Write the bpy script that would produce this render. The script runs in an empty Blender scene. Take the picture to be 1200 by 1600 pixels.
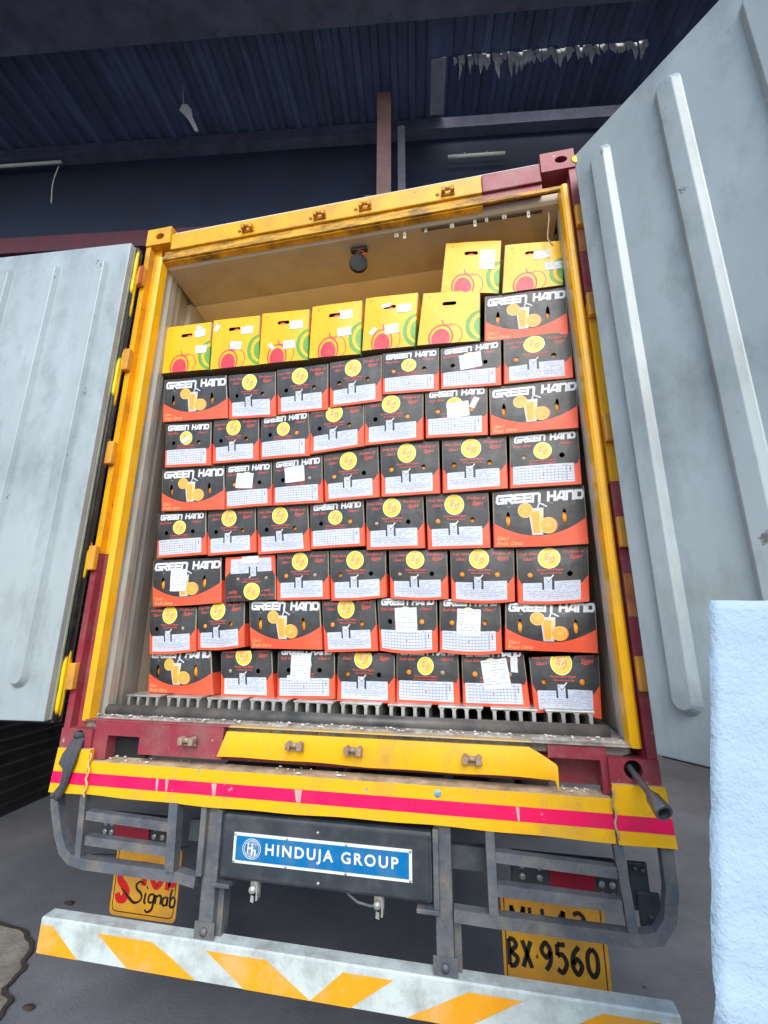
import bpy, bmesh, math, random
from mathutils import Vector, Matrix, noise
from mathutils.geometry import delaunay_2d_cdt
random.seed(7)
SC = bpy.context.scene
C = SC.collection
# ---------------------------------------------------------------- camera, sky, sun
# metres; origin at the centre of the container's rear sill, Y runs into the container, Z up
cam_d = bpy.data.cameras.new('camera')
cam = bpy.data.objects.new('camera', cam_d); C.objects.link(cam)
cam_d.sensor_fit = 'HORIZONTAL'; cam_d.sensor_width = 36.0
cam_d.lens = 694.24/1200*36
cam_d.clip_start = 0.02; cam_d.clip_end = 1500
R = ((0.97982162, 0.19984059, 0.00365205), (-0.04772191, 0.25164649, -0.96664195), (-0.19409332, 0.9469624, 0.25610544))
m = Matrix(((R[0][0], -R[1][0], -R[2][0], 0.63236), (R[0][1], -R[1][1], -R[2][1], -1.85877), (R[0][2], -R[1][2], -R[2][2], 0.54884), (0, 0, 0, 1)))
cam.matrix_world = m
SC.camera = cam
W = bpy.data.worlds.new("World"); SC.world = W; W.use_nodes = True
nt = W.node_tree; nt.nodes.clear()
sky = nt.nodes.new('ShaderNodeTexSky'); sky.sky_type = 'NISHITA'; sky.sun_disc = False
bgn = nt.nodes.new('ShaderNodeBackground'); wo = nt.nodes.new('ShaderNodeOutputWorld')
nt.links.new(sky.outputs[0], bgn.inputs[0]); nt.links.new(bgn.outputs[0], wo.inputs[0])
bgn.inputs[1].default_value = 0.15
SUN_AZ = math.radians(14); SUN_EL = math.radians(38)      # azimuth: from straight behind the camera, positive to the right
sdir = Vector((math.sin(SUN_AZ)*math.cos(SUN_EL), -math.cos(SUN_AZ)*math.cos(SUN_EL), math.sin(SUN_EL)))
sky.sun_elevation = SUN_EL
sky.sun_rotation = math.atan2(sdir.x, sdir.y)
sky.air_density = 1.4; sky.dust_density = 1.0
sl = bpy.data.lights.new('sun', 'SUN'); sl.energy = 1.7; sl.angle = math.radians(38); sl.color = (1.0, .965, .92)
so = bpy.data.objects.new('sun', sl); C.objects.link(so); so.rotation_euler = sdir.to_track_quat('Z', 'Y').to_euler()
SC.view_settings.view_transform = 'Standard'; SC.view_settings.look = 'None'
SC.view_settings.exposure = 0.62; SC.view_settings.gamma = 1.0
GZ = -1.15                                                  # ground level

# ---------------------------------------------------------------- materials
MATS = {}
def mat(name, col, rough=.5, metal=0., var=.12, scale=6., bump=.0, bscale=60., dirt=None, damt=0., dscale=5., dthr=.55, stretch=(1, 1, 1), spec=.5, coat=0., chips=None, cthr=.70, cscale=25.):
    """painted / bare surface: colour with broad tone variation, optional dirt and chip masks, fine bump"""
    if name in MATS: return MATS[name]
    M = bpy.data.materials.new(name); M.use_nodes = True
    t = M.node_tree; N = t.nodes; L = t.links
    b = N['Principled BSDF']
    b.inputs['Roughness'].default_value = rough; b.inputs['Metallic'].default_value = metal
    b.inputs['Specular IOR Level'].default_value = spec; b.inputs['Coat Weight'].default_value = coat
    tc = N.new('ShaderNodeTexCoord'); mp = N.new('ShaderNodeMapping'); mp.inputs['Scale'].default_value = stretch
    L.new(tc.outputs['Object'], mp.inputs[0])
    def nz(sc, det=5, ro=.6):
        n = N.new('ShaderNodeTexNoise'); n.inputs['Scale'].default_value = sc; n.inputs['Detail'].default_value = det
        n.inputs['Roughness'].default_value = ro; L.new(mp.outputs[0], n.inputs['Vector']); return n
    n1 = nz(scale)
    mr = N.new('ShaderNodeMapRange'); mr.inputs[1].default_value = .3; mr.inputs[2].default_value = .7
    mr.inputs[3].default_value = 1-var; mr.inputs[4].default_value = 1+var; L.new(n1.outputs[0], mr.inputs[0])
    mx = N.new('ShaderNodeMix'); mx.data_type = 'RGBA'; mx.blend_type = 'MULTIPLY'; mx.inputs[0].default_value = 1
    mx.inputs[6].default_value = (*col, 1); L.new(mr.outputs[0], mx.inputs[7])
    cur = mx.outputs[2]
    def over(cur, colr, amt, sc, thr, soft):
        n = nz(sc, 8, .7); r = N.new('ShaderNodeMapRange'); r.inputs[1].default_value = thr-soft; r.inputs[2].default_value = thr+soft
        r.inputs[3].default_value = 0; r.inputs[4].default_value = amt; L.new(n.outputs[0], r.inputs[0])
        x = N.new('ShaderNodeMix'); x.data_type = 'RGBA'; L.new(r.outputs[0], x.inputs[0]); L.new(cur, x.inputs[6]); x.inputs[7].default_value = (*colr, 1)
        return x.outputs[2]
    if dirt: cur = over(cur, dirt, damt, dscale, dthr, .12)
    if chips: cur = over(cur, chips, 1., cscale, cthr, .015)
    L.new(cur, b.inputs['Base Color'])
    r2 = N.new('ShaderNodeMapRange'); r2.inputs[3].default_value = max(.05, rough-.1); r2.inputs[4].default_value = min(1, rough+.12)
    L.new(nz(scale*2.3).outputs[0], r2.inputs[0]); L.new(r2.outputs[0], b.inputs['Roughness'])
    if bump:
        bp = N.new('ShaderNodeBump'); bp.inputs['Strength'].default_value = bump; bp.inputs['Distance'].default_value = .01
        L.new(nz(bscale).outputs[0], bp.inputs['Height']); L.new(bp.outputs[0], b.inputs['Normal'])
    MATS[name] = M; return M
DIRT = (.16, .13, .10)
M_yel = mat('yellow_paint', (.86, .42, .006), .40, var=.12, bump=.15, dirt=(.33, .18, .05), damt=.7, dscale=4, dthr=.58, chips=(.20, .06, .03), cthr=.66, cscale=30, stretch=(1, 1, .7))
M_yelg = mat('grimy_yellow', (.78, .40, .02), .5, var=.2, scale=8, bump=.2, dirt=(.035, .03, .02), damt=.95, dscale=6, dthr=.545, stretch=(1, 1, 4))
M_yel2 = mat('bumper_yellow_paint', (.92, .49, .005), .42, var=.06, bump=.12, dirt=(.40, .24, .08), damt=.6, dscale=6, dthr=.61, chips=(.42, .36, .26), cthr=.655, cscale=34, stretch=(1, 1, .6))
M_pink = mat('pink_tape', (.90, .006, .115), .35, var=.05, bump=.06, chips=(.62, .50, .40), cthr=.66, cscale=24, dirt=(.45, .05, .08), damt=.4, dthr=.62)
M_mar = mat('maroon_paint', (.29, .034, .055), .42, var=.15, bump=.12, dirt=(.30, .18, .16), damt=.5, dscale=5, dthr=.56, chips=(.45, .35, .30), cthr=.66, cscale=36)
M_door = mat('door_liner', (.36, .42, .45), .29, var=.13, scale=1.6, bump=.05, bscale=14, dirt=(.17, .19, .205), damt=.75, dscale=2.4, dthr=.60, stretch=(1.5, 1.5, .8), chips=(.14, .14, .15), cthr=.675, cscale=9)
M_steel = mat('jamb_steel', (.60, .57, .49), .42, metal=.1, var=.15, scale=3, bump=.08, dirt=(.20, .16, .10), damt=.7, dscale=3, dthr=.52, stretch=(5, 5, .6))
M_liner = mat('liner_tan', (.54, .47, .35), .6, var=.08, dirt=(.30, .2, .1), damt=.4, dthr=.6)
M_lite = mat('liner_light', (.80, .72, .56), .6, var=.06)
M_rub = mat('black_rubber', (.018, .019, .021), .55, var=.2, dirt=(.08, .08, .075), damt=.6, dthr=.55)
M_seal = mat('grey_seal', (.20, .21, .17), .55, var=.2, dirt=(.1, .09, .07), damt=.7, dthr=.5, stretch=(4, 4, .6))
M_rail = mat('alu_rail', (.56, .57, .56), .38, metal=.5, var=.15, bump=.1, dirt=(.24, .22, .18), damt=.7, dscale=9, dthr=.55)
M_dust = mat('dusty_sill', (.42, .40, .36), .75, var=.2, scale=18, bump=.4, dirt=(.14, .12, .10), damt=.9, dscale=14, dthr=.5, chips=(.8, .8, .78), cthr=.66, cscale=60)
M_tan = mat('dusty_ledge', (.74, .55, .38), .7, var=.15, scale=9, bump=.3, dirt=(.22, .16, .10), damt=.8, dscale=8, dthr=.52)
M_iron = mat('grey_chassis_paint', (.095, .11, .135), .5, var=.25, bump=.25, dirt=(.22, .20, .18), damt=.75, dscale=11, dthr=.54, chips=(.20, .10, .05), cthr=.66, cscale=30)
M_box = mat('dark_box_paint', (.035, .045, .058), .45, var=.2, bump=.12, dirt=(.11, .11, .11), damt=.6, dscale=7, dthr=.57)
M_rust = mat('rusty_steel', (.30, .20, .13), .65, metal=.3, var=.25, scale=30, bump=.4, dirt=(.5, .42, .33), damt=.8, dscale=20, dthr=.5)
M_dark = mat('dark_hollow', (.008, .008, .009), .8)
M_blue = mat('sign_blue', (.0, .165, .43), .3, var=.06, dirt=(.12, .2, .3), damt=.5, dthr=.56, dscale=14)
M_white = mat('sign_white', (.78, .78, .80), .4, var=.04, dirt=(.45, .45, .45), damt=.3, dthr=.6)
M_black = mat('lettering_black', (.015, .014, .013), .5)
M_red = mat('lettering_red', (.62, .012, .02), .4)
M_plate = mat('plate_yellow', (.74, .36, .025), .5, var=.08, dirt=(.35, .2, .08), damt=.6, dthr=.56, chips=(.3, .2, .1), cthr=.75)
M_strw = mat('stripe_white', (.58, .66, .66), .5, var=.08, dirt=(.26, .27, .26), damt=.7, dthr=.56, dscale=9, chips=(.20, .17, .14), cthr=.69, cscale=26, bump=.1)
M_stro = mat('stripe_orange', (.86, .37, .012), .45, var=.06, dirt=(.7, .55, .4), damt=.5, dthr=.60, chips=(.72, .74, .7), cthr=.665, cscale=16)
M_lens = mat('red_lens', (.30, .008, .03), .3, var=.1, coat=.6)
M_lensw = mat('clear_lens', (.34, .34, .36), .15, metal=.3, var=.5, scale=120)
M_cloth = mat('grey_cloth', (.075, .08, .095), .95, var=.25, bump=.5, bscale=90)
M_roof = mat('roof_sheet', (.085, .12, .215), .8, var=.4, scale=1.5, stretch=(2.5, .5, 1), dirt=(.06, .075, .125), damt=.8, dthr=.52, dscale=1.2)
M_beam = mat('roof_steel', (.115, .115, .175), .65, var=.2, scale=2, dirt=(.04, .04, .06), damt=.6)
M_beamr = mat('maroon_steel', (.13, .03, .05), .6, var=.2, scale=2, dirt=(.05, .03, .05), damt=.6)
M_strut = mat('primer_steel', (.20, .115, .115), .65, var=.2, scale=3, dirt=(.09, .06, .07), damt=.6)
M_torn = mat('torn_sheet', (.55, .54, .52), .8, var=.4, scale=12)
M_shut = mat('shutter_black', (.022, .020, .026), .5, var=.3, dirt=(.05, .045, .05), damt=.7, dthr=.5)
M_tyre = mat('tyre', (.02, .02, .021), .8, bump=.3, var=.2)
M_tube = mat('white_tube', (.7, .72, .7), .4)
M_ground = mat('concrete_ground', (.165, .17, .19), .85, var=.2, scale=1.3, bump=.3, bscale=60, dirt=(.095, .10, .115), damt=.7, dscale=1.1, dthr=.53, chips=(.035, .035, .035), cthr=.70, cscale=9)
M_patch = mat('pale_dirt', (.27, .25, .22), .95, var=.25, scale=4, bump=.7, bscale=25, dirt=(.12, .10, .08), damt=.8, dscale=6, dthr=.56)
M_crack = mat('earth_edge', (.045, .035, .03), .95, var=.3, scale=12, bump=.8)
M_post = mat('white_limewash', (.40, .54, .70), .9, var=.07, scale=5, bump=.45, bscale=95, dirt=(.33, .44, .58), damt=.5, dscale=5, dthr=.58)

# ---------------------------------------------------------------- mesh helpers
class MB:
    def __init__(s): s.v = []; s.f = []; s.m = []; s.smooth = []
    def add(s, vs, fs, mi=0, sm=False):
        o = len(s.v); s.v += [tuple(v) for v in vs]
        for f in fs: s.f.append([i+o for i in f]); s.m.append(mi); s.smooth.append(sm)
    def box(s, a, b, mi=0, ch=0.0):
        x0, y0, z0 = a; x1, y1, z1 = b
        if ch <= 0:
            s.add([(x0,y0,z0),(x1,y0,z0),(x1,y1,z0),(x0,y1,z0),(x0,y0,z1),(x1,y0,z1),(x1,y1,z1),(x0,y1,z1)],
                  [(0,3,2,1),(4,5,6,7),(0,1,5,4),(1,2,6,5),(2,3,7,6),(3,0,4,7)], mi); return
        bm = bmesh.new(); bmesh.ops.create_cube(bm, size=1)
        for v in bm.verts: v.co = Vector(((x0+x1)/2+v.co.x*(x1-x0), (y0+y1)/2+v.co.y*(y1-y0), (z0+z1)/2+v.co.z*(z1-z0)))
        bmesh.ops.bevel(bm, geom=bm.edges[:], offset=ch, segments=2, affect='EDGES', profile=.6)
        s.bm(bm, mi)
    def bm(s, bm, mi=0, sm=False):
        bm.verts.index_update()
        s.add([v.co[:] for v in bm.verts], [[v.index for v in f.verts] for f in bm.faces], mi, sm); bm.free()
    def prism(s, pts, y0, y1, mi=0, ax='xz'):
        """polygon in a plane pushed along the third axis"""
        n = len(pts)
        def P(p, d): return (p[0], d, p[1]) if ax == 'xz' else ((p[0], p[1], d) if ax == 'xy' else (d, p[0], p[1]))
        s.add([P(p, y0) for p in pts]+[P(p, y1) for p in pts],
              [list(range(n)), list(range(2*n-1, n-1, -1))]+[(i, i+n, (i+1) % n+n, (i+1) % n) for i in range(n)], mi)
    def tube(s, path, r, n=12, mi=0, caps=True, sq=False):
        path = [Vector(p) for p in path]; rs = r if isinstance(r, (list, tuple)) else [r]*len(path)
        if sq: n = 4
        vs = []; fs = []; up0 = None
        for i, p in enumerate(path):
            d = (path[min(i+1, len(path)-1)]-path[max(i-1, 0)]).normalized()
            up = Vector((0, 1, 0)) if abs(d.y) < .9 else Vector((0, 0, 1))
            a = d.cross(up).normalized(); b = a.cross(d).normalized()
            for k in range(n):
                t = 2*math.pi*(k+(.5 if sq else 0))/n; vs.append(p+(a*math.cos(t)+b*math.sin(t))*rs[i]*(1.414 if sq else 1))
        for i in range(len(path)-1):
            for k in range(n): fs.append((i*n+k, i*n+(k+1) % n, (i+1)*n+(k+1) % n, (i+1)*n+k))
        if caps: fs.append(list(range(n-1, -1, -1))); fs.append([(len(path)-1)*n+k for k in range(n)])
        s.add(vs, fs, mi, not sq)
    def build(s, name, mats, parent=None, recalc=True):
        me = bpy.data.meshes.new(name); me.from_pydata(s.v, [], s.f)
        for mm in (mats if isinstance(mats, (list, tuple)) else [mats]): me.materials.append(mm)
        me.polygons.foreach_set('material_index', s.m); me.polygons.foreach_set('use_smooth', s.smooth)
        if recalc:
            bm = bmesh.new(); bm.from_mesh(me); bmesh.ops.recalc_face_normals(bm, faces=bm.faces[:]); bm.to_mesh(me); bm.free()
        me.update()
        o = bpy.data.objects.new(name, me); C.objects.link(o)
        if parent: o.parent = parent
        return o
def tag(o, label=None, cat=None, group=None, kind=None):
    if label: o['label'] = label
    if cat: o['category'] = cat
    if group: o['group'] = group
    if kind: o['kind'] = kind
    return o
def empty(name, label, cat, loc=(0, 0, 0), group=None):
    o = bpy.data.objects.new(name, None); C.objects.link(o); o.location = loc; o.empty_display_size = .1
    return tag(o, label, cat, group)
def unparent_loc(parent):                       # parts are written in world metres; shift them under an Empty that is not at the origin
    inv = Matrix.Translation(-parent.location)
    for c in parent.children: c.matrix_parent_inverse = inv
def text_tris(body, size=1., shear=0., offset=0., res=3, space=1.):
    cu = bpy.data.curves.new('t', 'FONT'); cu.body = body; cu.size = size; cu.shear = shear; cu.offset = offset; cu.resolution_u = res
    cu.space_character = space; cu.align_x = 'LEFT'
    o = bpy.data.objects.new('t', cu); C.objects.link(o); bpy.context.view_layer.update()
    me = o.to_mesh(); me.calc_loop_triangles()
    vs = [(v.co.x, v.co.y) for v in me.vertices]; ts = [tuple(t.vertices) for t in me.loop_triangles]
    o.to_mesh_clear(); bpy.data.objects.remove(o); bpy.data.curves.remove(cu)
    xs = [v[0] for v in vs]; ys = [v[1] for v in vs]
    return vs, ts, (min(xs), min(ys), max(xs), max(ys))
def fit_text(body, x0, y0, x1, y1, **k):
    """text stretched to a rectangle -> 2D vertices, triangles"""
    vs, ts, bb = text_tris(body, **k)
    sx = (x1-x0)/(bb[2]-bb[0]); sy = (y1-y0)/(bb[3]-bb[1])
    return [(x0+(x-bb[0])*sx, y0+(y-bb[1])*sy) for x, y in vs], ts
def raised(mb, vs, ts, y, th, mi=0, f=None):
    """2D triangles standing th proud of plane y (towards -Y), closed on the sides"""
    f = f or (lambda x, z, d: (x, y-d, z))
    n = len(vs)
    mb.add([f(x, z, th) for x, z in vs], ts, mi)
    cnt = {}
    for t in ts:
        for a, b in ((t[0], t[1]), (t[1], t[2]), (t[2], t[0])): cnt[(a, b)] = 1
    vs2 = [f(x, z, th) for x, z in vs]+[f(x, z, 0) for x, z in vs]
    mb.add(vs2, [(a, b, b+n, a+n) for (a, b) in cnt if (b, a) not in cnt], mi)

# ---------------------------------------------------------------- the setting
def grid_sheet(name, x0, x1, y0, y1, n, z, material, amp=0.):
    mb = MB(); vs = []
    for j in range(n+1):
        for i in range(n+1):
            x = x0+(x1-x0)*i/n; y = y0+(y1-y0)*j/n
            vs.append((x, y, z+amp*noise.noise(Vector((x*.7, y*.7, 3)))))
    mb.add(vs, [(j*(n+1)+i, j*(n+1)+i+1, (j+1)*(n+1)+i+1, (j+1)*(n+1)+i) for j in range(n) for i in range(n)], 0, True)
    return mb.build(name, material)
tag(grid_sheet('ground', -300, 300, -300, 300, 4, GZ, M_ground), kind='structure')
# pale dirt beside the concrete, with a broken edge
edge = [(-3.6, .95), (-2.75, .92), (-2.35, .80), (-2.05, .78), (-1.88, .70), (-1.80, .60), (-1.74, .50), (-1.70, .40), (-1.60, .33), (-1.56, .22), (-1.45, .10), (-1.48, -.1), (-1.40, -.5), (-1.45, -1.2), (-3.6, -1.5)]
edge = [(x+.02*noise.noise(Vector((x*9, y*9, 0))), y+.03*noise.noise(Vector((x*9, y*9, 5)))) for x, y in edge]
def strip(pts, w, z):
    mb = MB()
    fine = []
    for i in range(len(pts)-1):
        for k in range(5):
            t = k/5; a = Vector(pts[i]); b = Vector(pts[i+1]); fine.append(a.lerp(b, t))
    L = []; Rr = []
    for i, p in enumerate(fine):
        d = (fine[min(i+1, len(fine)-1)]-fine[max(0, i-1)]).normalized(); nn = Vector((-d.y, d.x))
        ww = w*(.35+.9*abs(noise.noise(Vector((p.x*7, p.y*7, 1)))))+.004
        j = .02*noise.noise(Vector((p.x*13, p.y*13, 9)))
        L.append(p+nn*(ww+j)); Rr.append(p-nn*(ww-j))
    n = len(fine)
    mb.add([(p.x, p.y, z) for p in L]+[(p.x, p.y, z) for p in Rr], [(i, i+n, i+n+1, i+1) for i in range(n-1)], 0)
    return mb
mb = MB(); mb.prism(edge, GZ+.0, GZ+.006, 0, 'xy'); tag(mb.build('dirt_patch', M_patch), kind='structure')
tag(strip(edge[1:13], .016, GZ+.011).build('ground_crack', M_crack), kind='structure')
tag(strip([(-2.42, 1.62), (-2.0, 1.72), (-1.65, 1.95)], .006, GZ+.004).build('ground_crack', M_crack), kind='structure')

TH = math.radians(7.6); U = Vector((math.cos(TH), math.sin(TH), 0)); V = Vector((-math.sin(TH), math.cos(TH), 0))
def bl(a, b, z): return (a*U.x+b*V.x, a*U.y+b*V.y, z)
def bbox(mb, a0, a1, b0, b1, z0, z1, mi=0):
    mb.add([bl(a0,b0,z0),bl(a1,b0,z0),bl(a1,b1,z0),bl(a0,b1,z0),bl(a0,b0,z1),bl(a1,b0,z1),bl(a1,b1,z1),bl(a0,b1,z1)],
           [(0,3,2,1),(4,5,6,7),(0,1,5,4),(1,2,6,5),(2,3,7,6),(3,0,4,7)], mi)
RZ = 6.55
roof = empty('shed_roof', 'dark corrugated shed roof on steel purlins above the lorry', 'roof', bl(0, 4, RZ))
def corr(name, a0, a1, b0, b1, z, matl, pitch=.2, dep=.045, slope=0.0):
    mb = MB(); vs = []; prof = [(0, 0), (.30, 0), (.42, 1), (.88, 1)]
    xs = []
    a = a0
    while a < a1:
        for t, h in prof: xs.append((a+t*pitch, h*dep))
        a += pitch
    n = len(xs)
    for b in (b0, b1):
        for x, h in xs: vs.append(bl(x, b, z+h+slope*(b-b0)))
    for b in (b0, b1):
        for x, h in xs: vs.append(bl(x, b, z+h+slope*(b-b0)+.004))
    f = [(i, i+1, n+i+1, n+i) for i in range(n-1)]+[(2*n+i, 3*n+i, 3*n+i+1, 2*n+i+1) for i in range(n-1)]
    f += [(i, 2*n+i, 2*n+i+1, i+1) for i in range(n-1)]
    mb.add(vs, f, 0); return mb.build(name, matl, roof, recalc=False)
corr('roof_sheet', -10, .60, -.35, 12, RZ, M_roof)
corr('roof_sheet', .80, 7, -.35, 1.50, RZ, M_roof)
corr('roof_sheet', .80, 7, 1.25, 12, RZ+.45, M_roof)
mb = MB(); bbox(mb, .64, .80, 1.50, 2.05, RZ-.012, RZ-.002); o = mb.build('roof_strip', mat('pale_strip', (.26, .27, .33), .7, var=.3, scale=5), roof)
mb = MB(); bbox(mb, .60, .80, -.35, 1.49, RZ-.012, RZ-.002); mb.build('roof_strip', M_roof, roof)
for b in (1.04, 2.16, 3.9, 5.6, 7.4, 9.2, 11):
    mb = MB(); wdt = .62 if b == 1.04 else .07
    bbox(mb, -10, 7, b-wdt, b, RZ-.20, RZ-.004); bbox(mb, -10, 7, b-wdt-.03, b+.03, RZ-.215, RZ-.2)
    mb.build('purlin', M_beam, roof)
mb = MB()
for k in range(46):                                           # torn pale flaps along the broken end of the sheet
    a = .90+k*.044+random.uniform(-.015, .015); h = random.uniform(.10, .30)*(1 if k < 26 else .75)*random.choice((1, 1, .6)); w = random.uniform(.014, .032)
    b = 1.51+random.uniform(-.01, .02)
    pts = [(a-w, RZ+.02), (a+w, RZ+.02), (a+w*.8+.01, RZ-h*.5), (a+random.uniform(-.02, .03), RZ-h), (a-w*.6, RZ-h*.55)]
    mb.add([bl(x, b+.03*((RZ-z)/.2), z) for x, z in pts]+[bl(x, b+.006+.03*((RZ-z)/.2), z) for x, z in pts], [(0,1,2,3,4), (9,8,7,6,5)]+[(i, i+5, (i+1) % 5+5, (i+1) % 5) for i in range(5)], 0)
mb.build('torn_edge', M_torn, roof)
mb = MB(); bbox(mb, -10, 7, 2.18, 2.24, 5.16, RZ-.22); mb.build('unlit_depth_panel', mat('unlit_depth', (.006, .016, .048), .7, var=.3, scale=1.2), roof)  # near-black panel stands in for the unlit depth of the shed
mb = MB(); bbox(mb, -10, 7, 2.14, 2.30, 4.93, 5.16); mb.build('tie_beam', M_beamr, roof)
mb = MB(); bbox(mb, .04, .19, 1.66, 1.74, 4.55, 6.36); mb.build('strut', M_strut, roof)
mb = MB(); bbox(mb, .26, .34, 1.76, 1.84, 4.6, 5.98); bbox(mb, -.1, .75, 1.76, 1.84, 4.90, 5.02); mb.build('strut', M_beam, roof)
mb = MB(); bbox(mb, -6.4, -6.2, 1.9, 2.1, 4.6, RZ-.2); mb.build('strut', M_beam, roof)
unparent_loc(roof)
for (a0, a1, b, z, lab) in ((-6.0, -4.0, 2.08, 6.25, 'long white tube hanging under the roof at far left'), (.84, 1.5, 2.1, 5.93, 'short white tube under the roof above the right of the container')):
    mb = MB(); mb.tube([bl(a0, b, z), bl(a1, b, z)], .020, 8); mb.tube([bl(a0+.2, b, z), bl(a0+.2, b+.05, z+.12)], .003, 6); mb.tube([bl(a1-.2, b, z), bl(a1-.2, b+.05, z+.12)], .003, 6)
    tag(mb.build('tube_light', M_tube), lab, 'tube light', 'tube lights under the roof')
mb = MB(); p = [Vector(bl(-4.0, 2.06, 6.16))+Vector((-.03*math.sin(i*.5), 0, -.075*i)) for i in range(9)]; mb.tube(p, .006, 6)
tag(mb.build('hanging_wire', M_tube), 'thin pale wire dangling from the left tube under the roof', 'wire')
mb = MB()
rag = [(0, 0), (.05, .01), (.10, -.06), (.12, -.16), (.20, -.34), (.17, -.36), (.08, -.2), (-.02, -.09)]
def rg(x, z, d): q = Vector(bl(-2.05+x, 1.42+d+.2*x, 6.02+z)); return q[:]
mb.add([rg(x, z, 0) for x, z in rag]+[rg(x, z, .012) for x, z in rag], [list(range(8)), list(range(15, 7, -1))]+[(i, i+8, (i+1) % 8+8, (i+1) % 8) for i in range(8)], 0)
mb.tube([rg(.01, 0, .006), rg(-.06, .50, .006)], .004, 5)
tag(mb.build('plastic_scrap', mat('scrap', (.20, .20, .26), .5)), 'torn scrap of plastic hanging from the roof sheets left of the strut', 'scrap')
# ribbed dark shutter wall along the left and the closed ends of the shed
wall = empty('shutter_wall', 'black horizontally ribbed shutter wall to the left of the lorry', 'wall', bl(-3.45, 4, GZ))
def ribwall(pt, n0, n1, z0, z1, name, parent, pitch=.115):
    mb = MB(); vs = []; zz = []
    z = z0
    while z < z1: zz += [(z, 0), (z+pitch*.72, 0), (z+pitch*.80, .03), (z+pitch*.94, .03)]; z += pitch
    for (z, d) in zz: vs += [pt(n0, d, z), pt(n1, d, z)]
    mb.add(vs, [(2*i, 2*i+1, 2*i+3, 2*i+2) for i in range(len(zz)-1)], 0)
    return mb.build(name, M_shut, parent)
ribwall(lambda s, d, z: bl(-3.45+d, s, z), .2, 12, GZ+.02, 1.6, 'shutter_curtain', wall)
mb = MB(); bbox(mb, -3.6, -3.36, .1, .2, GZ, 1.9); bbox(mb, -3.6, -3.36, .2, 12, 1.6, 1.9); mb.build('wall_frame', M_shut, wall)
unparent_loc(wall)
mb = MB(); bbox(mb, -10, 7, 12, 12.2, GZ, RZ+.4)
tag(mb.build('shed_wall', M_shut), 'dark end wall deep inside the shed behind the lorry', 'wall')
mb = MB(); bbox(mb, -9.2, -9, 1.0, 11.98, GZ, RZ)  # added wall shuts out the sky; its blue stands for the opening's light
tag(mb.build('shed_wall', mat('wall_blue', (.09, .11, .15), .8, var=.2, scale=1)), 'added blue grey wall across the opening at the far left of the shed', 'wall')
mb = MB(); bbox(mb, 4.9, 5.1, .6, 11.98, GZ, RZ+.3)
tag(mb.build('shed_wall', mat('wall_navy', (.05, .06, .085), .8, var=.2, scale=1)), 'dark side wall of the shed behind the open right door', 'wall')

# battered, rough limewashed pillar close to the camera
mb = MB(); nx, nz = 26, 90
def pil(u, v, side):
    z = GZ+v*(.605-GZ); xl = .792+(1.067-.792)*v; xr = 1.62-.10*v
    return xl, xr, z
vs = []; fs = []
ring = [(0, 0), (.06, -.012)]
per = []
for i in range(nx+1): per.append((i/nx, 0.))
for i in range(1, 7): per.append((1., i/6*.20))
for i in range(1, nx+1): per.append((1-i/nx, .20))
for i in range(1, 6): per.append((0., .20-i/6*.20))
npz = len(per)
for j in range(nz+1):
    v = j/nz; xl, xr, z = pil(0, v, 0)
    for (u, d) in per:
        x = xl+(xr-xl)*u; y = -.9+d
        q = Vector((x, y, z)); a = .006*noise.noise(q*6)+(.0065*noise.noise(q*17)+.0035*noise.noise(q*48))*(.6+max(0, noise.noise(q*4+Vector((3, 1, 2))))*2.6)
        ex = (-1 if u == 0 else 0)*.004+(.003*noise.noise(q*30) if u in (0., 1.) else 0)
        zz = z+(.008*noise.noise(Vector((x*9, y*9, 2))) if j == nz else 0)
        vs.append((x+ex+.6*d*(1-u), y+a*(1 if d == 0 else .5), zz))
for j in range(nz):
    for k in range(npz): fs.append((j*npz+k, j*npz+(k+1) % npz, (j+1)*npz+(k+1) % npz, (j+1)*npz+k))
fs.append([nz*npz+k for k in range(npz)])
mb.add(vs, fs, 0, True)
mb.m = [0]*len(mb.f); mb.smooth[-1] = False
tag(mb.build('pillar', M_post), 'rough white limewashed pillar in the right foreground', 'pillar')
# ---------------------------------------------------------------- the container
cont = empty('shipping_container', 'yellow and maroon refrigerated container with its doors open, on the lorry', 'container', (0, 0, 0))
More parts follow.
